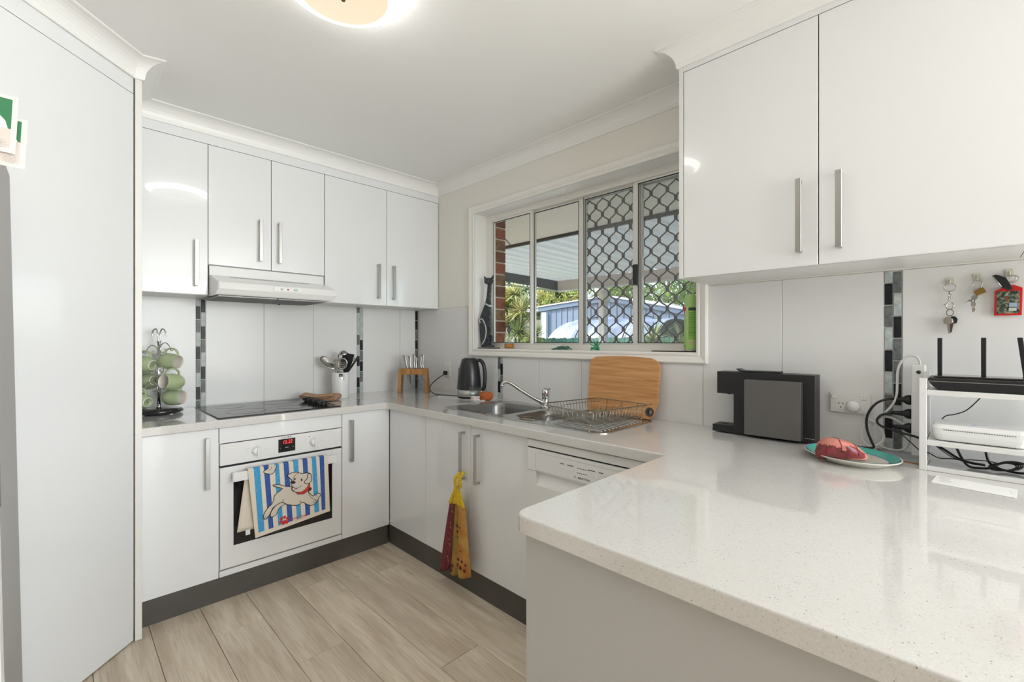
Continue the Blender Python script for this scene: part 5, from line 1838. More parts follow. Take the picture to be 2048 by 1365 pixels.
wp_ = [(-.05, -2.9505, 1.016), (-.05, -2.966, 1.005), (-.052, -2.985, .995), (-.052, -3.003, .965), (-.050, -3.003, .938), (-.048, -2.984, .918), (-.045, -2.961, .913), (-.042, -2.944, .928), (-.038, -2.939, .956), (-.036, -2.952, .984), (-.034, -2.976, 1.003), (-.030, -3.000, 1.018), (-.030, -3.020, 1.018), (-.030, -3.045, 1.006), (-.028, -3.068, .985), (-.026, -3.071, .950), (-.026, -3.062, .920), (-.026, -3.045, .907), (-.028, -3.020, .906), (-.030, -2.992, .914), (-.032, -2.970, .942), (-.034, -2.966, .972), (-.038, -2.978, 1.000), (-.042, -3.006, 1.034), (-.044, -3.027, 1.066), (-.045, -3.038, 1.100), (-.045, -3.040, 1.145), (-.045, -3.041, 1.182), (-.045, -3.049, 1.213), (-.045, -3.066, 1.233), (-.045, -3.081, 1.238), (-.045, -3.095, 1.228), (-.045, -3.100, 1.205)]
MB().tube(spl(wp_, 5), .0037, 8).build('white_lead', WC, ext)
for z, up_ in ((1.086, 0), (1.038, 0), (.990, 0)):
    q = MB().lathe([(.0001, 0), (.017, 0), (.0175, .008), (.014, .016), (.0085, .022), (.0072, .040), (.0062, .050), (.0001, .050)], n=20, ax=(0, 1, 0), o=(-.040, -3.0770, z))
    q.build('black_plug', BLACKP, ext)
MB().tube(spl([(-.04, -3.028, 1.086), (-.055, -3.010, 1.083), (-.062, -2.986, 1.069), (-.062, -2.965, 1.038), (-.060, -2.957, 1.003), (-.060, -2.960, .967), (-.056, -2.970, .933), (-.050, -2.976, .910), (-.050, -2.960, .9045), (-.050, -2.92, .9045), (-.060, -2.85, .9045), (-.070, -2.815, .905)], 6), .0040, 8).build('black_lead', BLACKP, ext)
MB().tube(spl([(-.04, -3.028, 1.038), (-.058, -3.000, 1.029), (-.062, -2.987, 1.010), (-.066, -2.995, .993), (-.072, -3.027, .982), (-.078, -3.058, .975), (-.080, -3.098, .966), (-.09, -3.15, .945), (-.12, -3.20, .918), (-.12, -3.25, .912)], 6), .0040, 8).build('black_lead', BLACKP, ext)
MB().tube(spl([(-.045, -3.030, .988), (-.065, -3.045, .975), (-.075, -3.060, .965), (-.080, -3.079, .946), (-.085, -3.10, .927), (-.12, -3.125, .927), (-.15, -3.150, .921), (-.15, -3.185, .924), (-.15, -3.25, .918)], 6), .0018, 6).build('thin_lead', BLACKP, ext)
tr = thing('small_tray', 'shallow blue-grey tray with a wooden edge under the power strip and rack', 'tray', (-.1, -3.05, HB + .0002))
m = MB().prism([(-.012, -2.985), (-.030, -2.985), (-.185, -3.068), (-.196, -3.105), (-.012, -3.105)], 'z', HB + .0001, HB + .0025)
tr2 = m.build('tray_floor', noisecol(mat('worn_blue_grey', rough=.6), (.28, .30, .31), (.40, .42, .43), (1, 1, 1), 60.), tr)
MB().tube([(-.030, -2.985, HB + .002), (-.185, -3.068, HB + .002), (-.196, -3.105, HB + .002)], .0025, 6).build('wooden_edge', ACACIA, tr)

# ------------------------------------------------------------------ little white shelf with router and modem
SHW = mat('white_lacquer', (.72, .715, .70), .35)
sf = thing('counter_shelf', 'small white two-tier shelf on the worktop at the right edge', 'shelf', (-.17, -3.28, HB + .0026))
Y0s, Y1s = -3.109, -3.465
for y in (Y0s, Y1s + .017):
    for x, zt in ((-.265, 1.176), (-.085, 1.188)):
        MB().box(x, x + .017, y - .017, y, HB + .0003 if x < -.2 else HB + .0028, zt).build('leg', SHW, sf, bevel=.001, seg=1)
for z0, z1 in ((1.126, 1.141), (.976, .990)):
    MB().box(-.262, -.072, Y1s + .0175, Y0s - .0175, z0, z1).build('shelf_board', SHW, sf, bevel=.001, seg=1)
for y in (Y0s - .015, Y1s + .002):
    for z0 in (1.128, .978, .903):
        MB().box(-.2475, -.0855, y, y + .012, z0 + .0005, z0 + .011).build('side_rail', SHW, sf)
MB().box(-.262, -.249, Y1s + .0175, Y0s - .0175, HB + .0005, HB + .013).build('front_rail', SHW, sf, bevel=.001, seg=1)

rt_ = thing('router', 'black wifi router with upright antennas on the top of the small shelf', 'router', (-.18, -3.28, 1.1412))
q = MB()
q.prism([(-3.128, 1.178), (-3.128, 1.168), (-3.136, 1.156), (-3.150, 1.1415), (-3.430, 1.1415), (-3.448, 1.156), (-3.452, 1.178)], 'x', -.245, -.118)
rb = q.build('router_body', BLACKP, rt_, bevel=.003)
MB().box(-.2464, -.117, -3.4525, -3.1275, 1.1665, 1.1682).build('silver_line', STEEL, rt_)
MB().box(-.235, -.125, -3.440, -3.140, 1.178, 1.1835).build('top_cover', mat('gloss_black', (.02, .02, .02), .12), rt_, bevel=.004)
for y, ty in ((-3.150, 0), (-3.247, 0), (-3.335, .014), (-3.43, .014)):
    MB().prism([(y - .0055, 1.160), (y + .0055, 1.160), (y + .0058 + ty, 1.298), (y - .0058 + ty, 1.298)], 'x', -.1165, -.108).build('antenna', BLACKP, rt_, bevel=.002)

md_ = thing('modem', 'white rounded modem on the middle shelf under the router', 'modem', (-.18, -3.23, .9903))
def sb_(y0, y1, x0, x1, z, r_):
    return [(a, b, z) for a, b in rrect(x0, x1, y0, y1, r_, 5)]
rings = [(.9905, .014), (.993, .006), (1.010, .001), (1.030, -.002), (1.036, .0), (1.040, .006)]
vs, fs = [], []
n = None
for z, ins in rings:
    lp = rrect(-.248 + ins, -.110 - ins, -3.335 + ins, -3.136 - ins, .022, 5)
    n = len(lp)
    vs += [(a, b, z) for a, b in lp]
for i in range(len(rings) - 1):
    fs += [(i * n + k, i * n + (k + 1) % n, (i + 1) * n + (k + 1) % n, (i + 1) * n + k) for k in range(n)]
fs += [tuple(range(n)), tuple((len(rings) - 1) * n + k for k in range(n))]
MB().add(vs, fs).build('modem_body', WHITEP, md_, bevel=0)
q = MB()
for i in range(30):
    y = -3.162 - i * .0049
    q.box(-.2502, -.2485, y - .0028, y, 1.0245, 1.0262)
    q.box(-.2455, -.2440, y - .0028, y, .9925, .9938)
o = q.build('vent_slot', INK, md_)
o['kind'] = 'stuff'
MB().box(-.205, -.198, -3.232, -3.222, 1.0400, 1.0404).build('status_light', mat('blue_led', (.05, .1, .6), .4), md_)
text_part('mesh', 'modem_text', .009, LGREY, md_, Matrix.Translation((-.19, -3.245, 1.0403)) @ Matrix.Rotation(R(-90), 4, 'Z'))

cb_ = thing('cable_bundle', 'coiled black cables lying under the small white shelf', 'cable', (-.15, -3.25, .905))
MB().tube(spl([(-.10, -3.246, 1.122), (-.10, -3.212, 1.074), (-.10, -3.183, 1.056), (-.10, -3.165, 1.050), (-.10, -3.153, 1.034), (-.10, -3.142, 1.000), (-.10, -3.138, .960)], 6), .0017, 6).build('cable', BLACKP, cb_)
MB().tube(spl([(-.12, -3.183, .972), (-.13, -3.198, .930), (-.14, -3.215, .9065), (-.14, -3.241, .905), (-.13, -3.263, .909), (-.12, -3.284, .925), (-.12, -3.311, .932), (-.12, -3.35, .925), (-.14, -3.38, .908)], 6), .0034, 8).build('cable', BLACKP, cb_)
MB().tube(spl([(-.12, -3.249, .972), (-.12, -3.257, .926), (-.12, -3.274, .910), (-.13, -3.306, .9045), (-.14, -3.34, .9085), (-.14, -3.37, .915)], 6), .0034, 8).build('cable', BLACKP, cb_)
for k in range(4):
    q = MB().tube([(-.135 - .006 * k + .012 * math.sin(R(a)), -3.285 - .028 * math.cos(R(a)) - .004 * k, .917 + .011 * math.sin(R(a) + .6) + .002 * k) for a in range(0, 360, 24)], .0020, 6, closed=True)
    q.build('cable', BLACKP, cb_)
MB().tube(spl([(-.15, -3.139, .960), (-.15, -3.184, .926), (-.15, -3.218, .928), (-.15, -3.251, .931), (-.15, -3.273, .929)], 6), .0016, 6).build('cable', BLACKP, cb_)

en = thing('envelope', 'long white envelope lying on the worktop in front of the small shelf', 'envelope', (-.375, -3.225, HB + .0003))
MB().prism([(-.417, -3.142), (-.320, -3.150), (-.340, -3.305), (-.439, -3.297)], 'z', HB + .0003, HB + .0022).build('paper', PAPER, en)
for i in range(5):
    x0 = -.330 - i * .013
    y0 = -3.157 + i * .0006 - (.0 if i < 3 else .004)
    MB().prism([(x0, y0), (x0 - .008, y0 + .0008), (x0 - .0095, y0 - .016 - .004 * (i % 2)), (x0 - .0015, y0 - .0166 - .004 * (i % 2))] if False else [(x0, y0), (x0 - .0022, y0), (x0 - .0045, y0 - .020 - .004 * (i % 2)), (x0 - .0023, y0 - .020 - .004 * (i % 2))], 'z', HB + .0022, HB + .0024).build('printed_line', GREYINK, en)
MB().prism([(-.360, -3.290), (-.362, -3.290), (-.400, -3.2925), (-.398, -3.2945)][:4], 'z', HB + .0022, HB + .0024).build('printed_line', LGREY, en)

# ------------------------------------------------------------------ key hooks on the tiles
AHK = mat('aged_white_plastic', (.62, .60, .52), .4)
def adhesive_hook(label, y, z):
    h = thing('adhesive_hook', label, 'hook', (-.0005, y, z), group='adhesive hooks under the wall cabinet', local=True)
    m = MB().prism(rrect(-.0095, .0095, -.012, .012, .003, 3), 'x', -.003, -.0008)
    m.build('hook_plate', AHK, h, bevel=.0005, seg=1)
    MB().tube(spl([(-.002, 0, .004), (-.006, 0, .001), (-.007, 0, -.006), (-.012, 0, -.010), (-.015, 0, -.006)], 5), .0020, 7).build('hook_arm', AHK, h)
    return h
adhesive_hook('white stick-on hook holding the bunch of keys', -3.171, 1.487)
adhesive_hook('white stick-on hook holding the open padlock', -3.234, 1.495)
adhesive_hook('white stick-on hook holding the red photo key ring', -3.305, 1.500)
KM = mat('key_nickel', (.50, .47, .42), .3, 1.)
KD = mat('dark_key_metal', (.17, .14, .11), .35, 1.)
def ringpts(c, ry, rz, rot=0., n=24, dx=0.):
    return [(c[0] + dx * math.cos(2 * PI * k / n), c[1] + ry * math.cos(2 * PI * k / n) * math.cos(rot) - rz * math.sin(2 * PI * k / n) * math.sin(rot), c[2] + ry * math.cos(2 * PI * k / n) * math.sin(rot) + rz * math.sin(2 * PI * k / n) * math.cos(rot)) for k in range(n)]
def key(parent, c, tilt, head=.010, ln=.034, m=KM, hm=None, square=False):
    c = Vector(c)
    M = lambda a, b: (c.x, c.y + a * math.cos(tilt) - b * math.sin(tilt), c.z + a * math.sin(tilt) + b * math.cos(tilt))
    q = MB()
    if square:
        hp = [(-.011, .004), (-.004, .012), (.004, .012), (.011, .004), (.011, -.009), (.004, -.013), (-.004, -.013), (-.011, -.009)]
    else:
        hp = [(head * math.cos(R(a)), head * math.sin(R(a)) * 1.1) for a in range(0, 360, 30)]
    def pr_(pts, x0, x1):
        n = len(pts)
        P = [M(*p) for p in pts]
        q.add([(x0, p[1], p[2]) for p in P] + [(x1, p[1], p[2]) for p in P], [tuple(range(n)), tuple(range(2 * n - 1, n - 1, -1))] + [(i, (i + 1) % n, (i + 1) % n + n, i + n) for i in range(n)])
    pr_(hp, c.x - .0012, c.x + .0012)
    k_ = q.build('key_head', hm or m, parent, bevel=.0004, seg=1)
    q = MB()
    bl = [(-.0035, -.010), (.0035, -.010), (.0035, -.018), (.0022, -.020), (.0035, -.023), (.0018, -.026), (.0032, -.029), (.0008, -ln - .010), (-.0035, -ln - .007)]
    n = len(bl)
    P = [M(*p) for p in bl]
    q.add([(c.x - .0008, p[1], p[2]) for p in P] + [(c.x + .0008, p[1], p[2]) for p in P], [tuple(range(n)), tuple(range(2 * n - 1, n - 1, -1))] + [(i, (i + 1) % n, (i + 1) % n + n, i + n) for i in range(n)])
    q.build('key_blade', m, parent)
ky = thing('key_bunch', 'bunch of house keys on a long clip chain, hanging left', 'keys', (-.012, -3.171, 1.47))
MB().tube(ringpts((-.012, -3.171, 1.4655), .0150, .0125), .0013, 6, closed=True).build('split_ring', KM, ky)
MB().tube([(-.012, -3.171, 1.453), (-.012, -3.171, 1.444)], .0030, 8).build('swivel', KM, ky)
MB().tube(ringpts((-.012, -3.171, 1.438), .0040, .0055), .0012, 6, closed=True).build('chain_link', KM, ky)
MB().tube(ringpts((-.012, -3.171, 1.428), .0028, .0050), .0012, 6, closed=True).build('chain_link', KM, ky)
MB().tube(spl([(-.012, -3.171, 1.424), (-.012, -3.164, 1.412), (-.012, -3.162, 1.402), (-.012, -3.168, 1.394), (-.012, -3.176, 1.396), (-.012, -3.180, 1.406), (-.012, -3.175, 1.417)], 5), .0018, 6).build('snap_hook', KM, ky)
MB().box(-.0135, -.0105, -3.160, -3.156, 1.408, 1.412).build('snap_lever', KM, ky)
MB().tube(ringpts((-.012, -3.171, 1.382), .0085, .0105), .0012, 6, closed=True).build('split_ring', KD, ky)
key(ky, (-.017, -3.166, 1.357), R(-3), m=KM, square=True)
key(ky, (-.011, -3.178, 1.358), R(9), m=KD, hm=mat('black_key_cap', (.012, .013, .02), .35), square=True)
key(ky, (-.014, -3.171, 1.352), R(4), m=KD, ln=.030)
pdl = thing('padlock', 'small open brass padlock with its keys, hanging in the middle', 'padlock', (-.012, -3.235, 1.46))
MB().tube(spl([(-.011, -3.222, 1.466), (-.011, -3.229, 1.481), (-.011, -3.238, 1.484), (-.011, -3.245, 1.476), (-.011, -3.243, 1.464), (-.011, -3.238, 1.456)], 6), .0018, 8).build('shackle', KM, pdl)
q = MB()
c, s = math.cos(R(-28)), math.sin(R(-28))
pts = [(-3.240 + a * c - b * s, 1.4465 + a * s + b * c) for a, b in ((-.0125, -.0085), (.0125, -.0085), (.0125, .0085), (-.0125, .0085))]
q.prism(pts, 'x', -.017, -.007)
q.build('lock_body', mat('brass', (.30, .18, .05), .4, .8), pdl, bevel=.001, seg=1)
key(pdl, (-.012, -3.228, 1.428), R(50), head=.0075, ln=.008, m=mat('dull_silver', (.35, .34, .31), .4, 1.))
MB().tube(ringpts((-.012, -3.225, 1.418), .0035, .006), .0013, 6, closed=True).build('split_ring', KD, pdl)
key(pdl, (-.014, -3.226, 1.406), R(0), head=.0065, ln=.014, m=KM)
ph = thing('photo_key_ring', 'red framed photo tag and black fob on a ring, hanging right', 'key ring', (-.012, -3.30, 1.44))
MB().tube(ringpts((-.012, -3.309, 1.480), .0155, .0110, R(-12)), .0014, 6, closed=True).build('split_ring', KM, ph)
MB().tube(ringpts((-.016, -3.306, 1.482), .0120, .0100, R(-8)), .0014, 6, closed=True).build('split_ring', KM, ph)
fr = [(-3.271, 1.367), (-3.331, 1.366), (-3.332, 1.449), (-3.312, 1.461), (-3.272, 1.455)]
REDP = mat('translucent_red_plastic', (.60, .015, .01), .25, coat=.4)
frm = MB().prism([(-3.271, 1.368), (-3.330, 1.367), (-3.332, 1.452), (-3.314, 1.462), (-3.303, 1.462), (-3.2725, 1.446)], 'x', -.0135, -.0090).build('red_frame', REDP, ph, bevel=.0012, seg=2)
PHM = noisecol(mat('garden_snapshot', rough=.2), (.03, .045, .03), (.36, .38, .28), (1, 1, 1), 130., 3., .42, .72)
MB().box(-.0142, -.0136, -3.3255, -3.2765, 1.3735, 1.443).build('snapshot', PHM, frm)
for (y, z, w_, h_, cc) in ((-3.312, 1.400, .017, .012, (.35, .42, .60)), (-3.311, 1.386, .016, .010, (.55, .55, .52)), (-3.296, 1.386, .004, .005, (.55, .32, .25)), (-3.297, 1.402, .004, .004, (.30, .16, .12)), (-3.298, 1.422, .008, .012, (.20, .05, .05))):
    MB().box(-.0146, -.0142, y - w_ / 2, y + w_ / 2, z - h_ / 2, z + h_ / 2).build('photo_figure', mat('photo_%d_%d' % (cc[0] * 100, cc[2] * 100), cc, .3), frm)
q = MB().prism([(-3.266, 1.494), (-3.276, 1.496), (-3.296, 1.486), (-3.312, 1.448), (-3.304, 1.444), (-3.287, 1.454)], 'x', -.028, -.018)
fo = q.build('black_fob', mat('fob_black', (.010, .012, .011), .15, coat=.5), ph, bevel=.0015)
MB().tube([(-.0285, -3.267, 1.493), (-.0285, -3.287, 1.456)], .0016, 6).build('metal_edge', KM, ph)

# ------------------------------------------------------------------ things on the window sill
SZ = WZ0 + .0003
BLKW = noisecol(mat('black_carved_wood', rough=.35), (.012, .014, .018), (.10, .115, .13), (3, 30, 4), 12., 5., .45, .75, bump=.4)
WHL = mat('whitewash', (.55, .56, .56), .6)
cat = thing('cat_figurine', 'tall black carved cat figurine with a curled tail, left end of the sill', 'figurine', (.040, -.815, SZ))
MB().box(.012, .072, -.912, -.742, SZ, SZ + .006).build('base', BLACKP, cat, bevel=.001)
m = MB()
bodyp = [(-.760, 1.247), (-.748, 1.300), (-.741, 1.371), (-.741, 1.438), (-.750, 1.466), (-.776, 1.512), (-.799, 1.552), (-.812, 1.585), (-.822, 1.635), (-.829, 1.694), (-.850, 1.690), (-.846, 1.640), (-.844, 1.564), (-.846, 1.527), (-.848, 1.416), (-.846, 1.340), (-.832, 1.300), (-.815, 1.262), (-.812, 1.247)]
nseg = len(bodyp)
def inner(p, f):
    cx = -.80; 
    return (p[0] + (cx - .5 * 0 - p[0]) * 0, p[1])
for xx0, xx1 in ((.026, .056),):
    m.prism(bodyp, 'x', xx0, xx1)
m.build('body', BLKW, cat, bevel=.009, seg=3)
m = MB()
m.prism([(-.798, 1.247), (-.846, 1.330), (-.850, 1.400), (-.840, 1.262), (-.862, 1.254), (-.862, 1.247)][::-1], 'x', .030, .044)
m.build('front_leg', BLKW, cat, bevel=.003)
MB().prism([(-.850, 1.330), (-.856, 1.330), (-.852, 1.262), (-.876, 1.255), (-.876, 1.247), (-.836, 1.247), (-.842, 1.330)], 'x', .042, .056).build('front_leg', BLKW, cat, bevel=.002)
hdm = MB().prism([(-.798, 1.716), (-.806, 1.728), (-.826, 1.732), (-.850, 1.730), (-.862, 1.712), (-.856, 1.692), (-.836, 1.684), (-.812, 1.690), (-.800, 1.700)], 'x', .022, .058)
h_ = hdm.build('head', BLKW, cat, bevel=.005, seg=2)
MB().prism([(-.800, 1.722), (-.797, 1.746), (-.816, 1.731)], 'x', .024, .034).build('ear', BLKW, h_, bevel=.001)
MB().prism([(-.840, 1.728), (-.866, 1.750), (-.862, 1.722)], 'x', .046, .056).build('ear', BLKW, h_, bevel=.001)
MB().prism([(-.801, 1.560), (-.850, 1.540), (-.850, 1.528), (-.799, 1.549)], 'x', .0245, .0575).build('collar', WHL, cat, bevel=.001)
MB().tube(spl([(.024, -.764, 1.424), (.024, -.755, 1.420), (.024, -.750, 1.432), (.024, -.760, 1.443), (.024, -.784, 1.438), (.024, -.812, 1.395), (.024, -.820, 1.347), (.024, -.804, 1.296), (.024, -.774, 1.262)], 6), .0045, 8).build('tail', WHL, cat)

sd = thing('soap_dispenser', 'clear soap pump bottle a quarter full of orange soap', 'soap dispenser', (.045, -1.030, SZ), local=True)
MB().lathe([(.0001, 0), (.030, 0), (.0335, .004), (.0335, .085), (.030, .100), (.020, .110), (.014, .114), (.014, .120), (.0125, .120), (.0125, .112), (.028, .098), (.0318, .084), (.0318, .005), (.0001, .003)], n=36).build('bottle', GLASS, sd)
MB().lathe([(.0001, .0035), (.0312, .0055), (.0314, .034), (.0001, .034)], n=32).build('liquid_soap', mat('orange_soap', (.78, .24, .01), .15, coat=.3), sd)
MB().lathe([(.015, .118), (.0155, .122), (.0155, .134), (.0075, .138), (.007, .150), (.0001, .150)], n=20).build('pump_collar', mat('grey_pump', (.09, .09, .10), .4), sd)
MB().tube(spl([(0, .012, .150), (0, 0, .152), (0, -.012, .152), (-.012, .030, .149)][:3] , 4), .0035, 8).build('pump_top', MATS['grey_pump'], sd)
MB().tube([(0, -.015, .1525), (0, .036, .1515), (-.001, .040, .147)], .0035, 8).build('pump_nozzle', MATS['grey_pump'], sd)
MB().tube([(0, 0, .118), (0, .004, .012)], .0022, 6).build('dip_tube', MATS['grey_pump'], sd)
la = MB().lathe([(.0001, 0), (.0165, 0), (.0165, .0008), (.0001, .0008)], n=24, ax=(-.72, -.70, 0), o=(-.0236, -.0236, .058)).build('round_label', mat('grey_label', (.45, .46, .44), .5), sd)
MB().lathe([(.0001, 0), (.008, 0), (.008, .0006), (.0001, .0006)], n=18, ax=(-.72, -.70, 0), o=(-.0243, -.0243, .062)).build('yellow_mark', mat('yellow_mark', (.62, .60, .12), .5), la)

GG = mat('green_glass', (.10, .36, .26), .06, trans=.75, coat=.5)
GG2 = mat('bright_green_glass', (.02, .42, .17), .06, trans=.45, coat=.5)
fg = thing('glass_frog', 'sea-green glass frog lying flat with clear back, middle of the sill', 'ornament', (.045, -1.490, SZ), local=True)
MB().lathe([(.0001, .001), (.024, .002), (.027, .009), (.022, .019), (.0001, .024)], -0, .012, 24, sx=.8, sy=1.35).build('body', GG, fg)
MB().lathe([(.0001, .001), (.014, .003), (.017, .011), (.011, .021), (.0001, .024)], 0, -.034, 20).build('head', GG, fg)
MB().lathe([(.0001, .010), (.012, .012), (.014, .022), (.008, .030), (.0001, .031)], -.004, -.006, 20).build('clear_hump', GLASS, fg)
for s in (-1, 1):
    MB().tube(spl([(s * .008, .020, .010), (s * .022, .044, .008), (s * .030, .030, .005), (s * .028, .062, .003)], 5), .0045, 7).build('hind_leg', GG, fg)
    MB().tube(spl([(s * .008, -.020, .010), (s * .022, -.030, .006), (s * .026, -.048, .003)], 5), .0035, 7).build('front_leg', GG, fg)
fg2 = thing('glass_frog', 'small bright green glass frog sitting upright, right of the flat one', 'ornament', (.045, -1.730, SZ), local=True)
MB().lathe([(.0001, .001), (.013, .003), (.016, .012), (.012, .026), (.007, .033), (.0001, .034)], 0, 0, 22, sy=1.1).build('body', GG2, fg2)
MB().lathe([(.0001, .030), (.012, .034), (.012, .040), (.006, .046), (.0001, .047)], -.002, 0, 20).build('head', GG2, fg2)
for s in (-1, 1):
    MB().lathe([(.0001, -.004), (.004, -.002), (.0045, .001), (.003, .004), (.0001, .005)], n=12, ax=(0, 0, 1), o=(-.005, s * .009, .048)).build('eye', GG, fg2)
    MB().tube(spl([(-.004, s * .010, .010), (-.010, s * .026, .014), (-.010, s * .018, .002), (-.016, s * .030, .002)], 5), .0042, 7).build('hind_leg', GG2, fg2)
    MB().tube(spl([(-.006, s * .009, .026), (-.010, s * .024, .030), (-.012, s * .032, .038)], 5), .0028, 7).build('front_leg', GG2, fg2)
    for k in (-1, 0, 1):
        MB().tube([(-.012, s * .032, .038), (-.013, s * (.036 + .002 * k), .044 - .003 * k)], .0014, 5).build('toe', GG2, fg2)

slt = tag(MB().box(.012, .066, -2.318, -2.085, SZ, SZ + .0042).build('black_tray', mat('dark_brown_slate', (.035, .022, .016), .4), None, loc=(.04, -2.2, SZ), bevel=.001), 'thin dark tray lying at the right end of the sill under the can', 'tray')
LG = mat('lime_green_tin', (.38, .60, .20), .3, coat=.3)
LG2 = mat('leaf_green_print', (.05, .36, .07), .35)
cn = thing('spray_can', 'lime green spray can with a red corner on its label', 'spray can', (.040, -2.277, SZ + .0045), local=True)
MB().lathe([(.0001, 0), (.0300, 0), (.0325, .002), (.0325, .005), (.0300, .007)], n=40, cap=False).build('base_rim', STEEL, cn)
MB().lathe([(.0300, .007), (.0318, .010), (.0318, .208), (.0300, .214)], n=40, cap=False).build('can_body', LG, cn)
MB().lathe([(.0302, .212), (.0310, .216), (.0312, .228), (.0285, .262), (.0262, .269), (.0220, .270), (.0220, .262), (.0001, .262)], n=40, cap=False).build('cap', LG, cn)
ca = math.atan2(-3.2165 + 2.277, -2.1053 - .04)
def wrap(a0, a1, z0, z1, name, m, rr=.0320, n=6, z0b=None, z1b=None):
    q = MB()
    for k in range(n):
        t0, t1 = k / n, (k + 1) / n
        b0, b1 = ca + R(a0 + (a1 - a0) * t0), ca + R(a0 + (a1 - a0) * t1)
        za0 = z0 + ((z0b if z0b is not None else z0) - z0) * t0
        za1 = z0 + ((z0b if z0b is not None else z0) - z0) * t1
        zc0 = z1 + ((z1b if z1b is not None else z1) - z1) * t0
        zc1 = z1 + ((z1b if z1b is not None else z1) - z1) * t1
        q.add([(rr * math.cos(b0), rr * math.sin(b0), za0), (rr * math.cos(b1), rr * math.sin(b1), za1), (rr * math.cos(b1), rr * math.sin(b1), zc1), (rr * math.cos(b0), rr * math.sin(b0), zc0)], [(0, 1, 2, 3)])
    return q.build(name, m, cn)
# angles grow to the right in view when negative here (camera looks along +x,+y)
wrap(-88, -38, .150, .208, 'red_corner', RED, z0b=.206)
wrap(-86, -34, .143, .204, 'white_stripe', WHITEP, rr=.0319, z0b=.204, z1b=.208)
wrap(-22, 45, .192, .207, 'dark_title_band', mat('dark_green_print', (.03, .07, .04), .4))
wrap(-22, 45, .055, .188, 'text_panel', mat('soft_green_print', (.24, .48, .10), .35), rr=.03195)
for i in range(15):
    wrap(-20, 30 - 9 * (i % 3), .181 - .0078 * i, .1826 - .0078 * i, 'text_line', mat('green_black_ink', (.06, .14, .04), .5), rr=.0322)
wrap(-88, -50, .012, .034, 'leaf_mark', LG2, z0b=.022, z1b=.024)
for a0 in (-10, 22):
    c_ = ca + R(a0)
    M = Matrix.Rotation(c_, 4, 'Z')
    q = MB().add([M @ Vector((.0324, 0, .034)), M @ Vector((.0322, .0078, .042)), M @ Vector((.0324, 0, .050)), M @ Vector((.0322, -.0078, .042))], [(0, 1, 2, 3)])
    q.build('hazard_diamond', RED, cn)
    q = MB().add([M @ Vector((.0326, 0, .0355)), M @ Vector((.0324, .0062, .042)), M @ Vector((.0326, 0, .0485)), M @ Vector((.0324, -.0062, .042))], [(0, 1, 2, 3)])
    hz_ = q.build('hazard_face', WHITEP, cn)
    MB().add([M @ Vector((.0328, .002, .039)), M @ Vector((.0328, -.002, .039)), M @ Vector((.0328, -.0015, .045)), M @ Vector((.0328, .0015, .045))], [(0, 1, 2, 3)]).build('hazard_symbol', INK, cn)

# ------------------------------------------------------------------ ceiling light
clc = Vector((-1.44, -1.76, H))
cll = thing('ceiling_light', 'round warm glass dome ceiling light', 'ceiling light', clc, local=True)
def emis(name, col, st):
    return mat(name, (.12, .11, .10), .3, emit=col, es=st)
MB().lathe([(.180, -.002), (.190, -.004), (.190, -.018), (.180, -.020)], n=64).build('rim', WHITEP, cll)
LW = emis('glowing_glass_edge', (1, .985, .965), 13.)
LC = emis('glowing_glass_centre', (1, .80, .57), .93)
LM = emis('glowing_glass_inner_ring', (1, .90, .76), 1.15)
def dz(r_):
    return -.020 - .055 * math.sqrt(max(0, 1 - (r_ / .200) ** 2.2))
prof = [(r_, dz(r_)) for r_ in (.200, .199, .196, .190, .182, .174, .166)]
MB().lathe(prof, n=64, cap=False).build('dome_edge', LW, cll)
prof = [(r_, dz(r_)) for r_ in (.166, .155, .142)]
MB().lathe(prof, n=64, cap=False).build('dome_ring', LM, cll)
prof = [(r_, dz(r_)) for r_ in (.142, .10, .05, .0001)]
MB().lathe(prof, n=64, cap=False).build('dome_centre', LC, cll)
MB().lathe([(.0001, dz(0) - .006), (.006, dz(0) - .005), (.008, dz(0) + .001)], n=16, cap=False).build('finial', mat('aged_brass', (.22, .14, .08), .4, .7), cll)

# ------------------------------------------------------------------ outdoors
GRASS = noisecol(mat('lawn', rough=.95), (.08, .13, .03), (.18, .24, .07), (1, 1, 1), 6.)
struct('ground', MB().box(.27, 60, -25, 60, -.45, -.30), GRASS)
PAVE = noisecol(mat('patio_concrete', rough=.85), (.52, .50, .47), (.62, .60, .56), (1, 1, 1), 3.)
struct('patio_slab', MB().box(.275, 3.8, -4.2, 1.6, -.2995, -.10), PAVE)
SOF = noisecol(mat('beige_eave_sheet', rough=.8), (.80, .73, .66), (.84, .78, .71), (1, 1, 1), 2.)
ev = thing('eave', 'beige sheeted eave over the window with dark gutter edge', 'eave', (.6, -1.5, 2.215))
for a, b in ((-5., -2.4), (-2.4, -.02), (-.02, 2.2)):
    MB().box(.272, .985, a + .003, b - .003, 2.215, 2.222).build('soffit_sheet', SOF, ev)
MB().box(.985, 1.015, -5.0, 2.2, 2.190, 2.33).build('fascia_board', mat('dark_fascia', (.06, .055, .05), .5), ev)
MB().box(.272, .985, -5, 2.2, 2.30, 2.33).build('roof_lining', SOF, ev)
MB().tube([(.28, -.60, 2.205), (.62, -.35, 2.207), (.98, -.10, 2.208)], .0035, 6).build('cable', mat('dark_wire', (.12, .08, .06), .6), ev)
pt = thing('patio_roof', 'white corrugated patio roof on dark and pale beams beyond the eave', 'roof', (2.3, -1.0, 2.24))
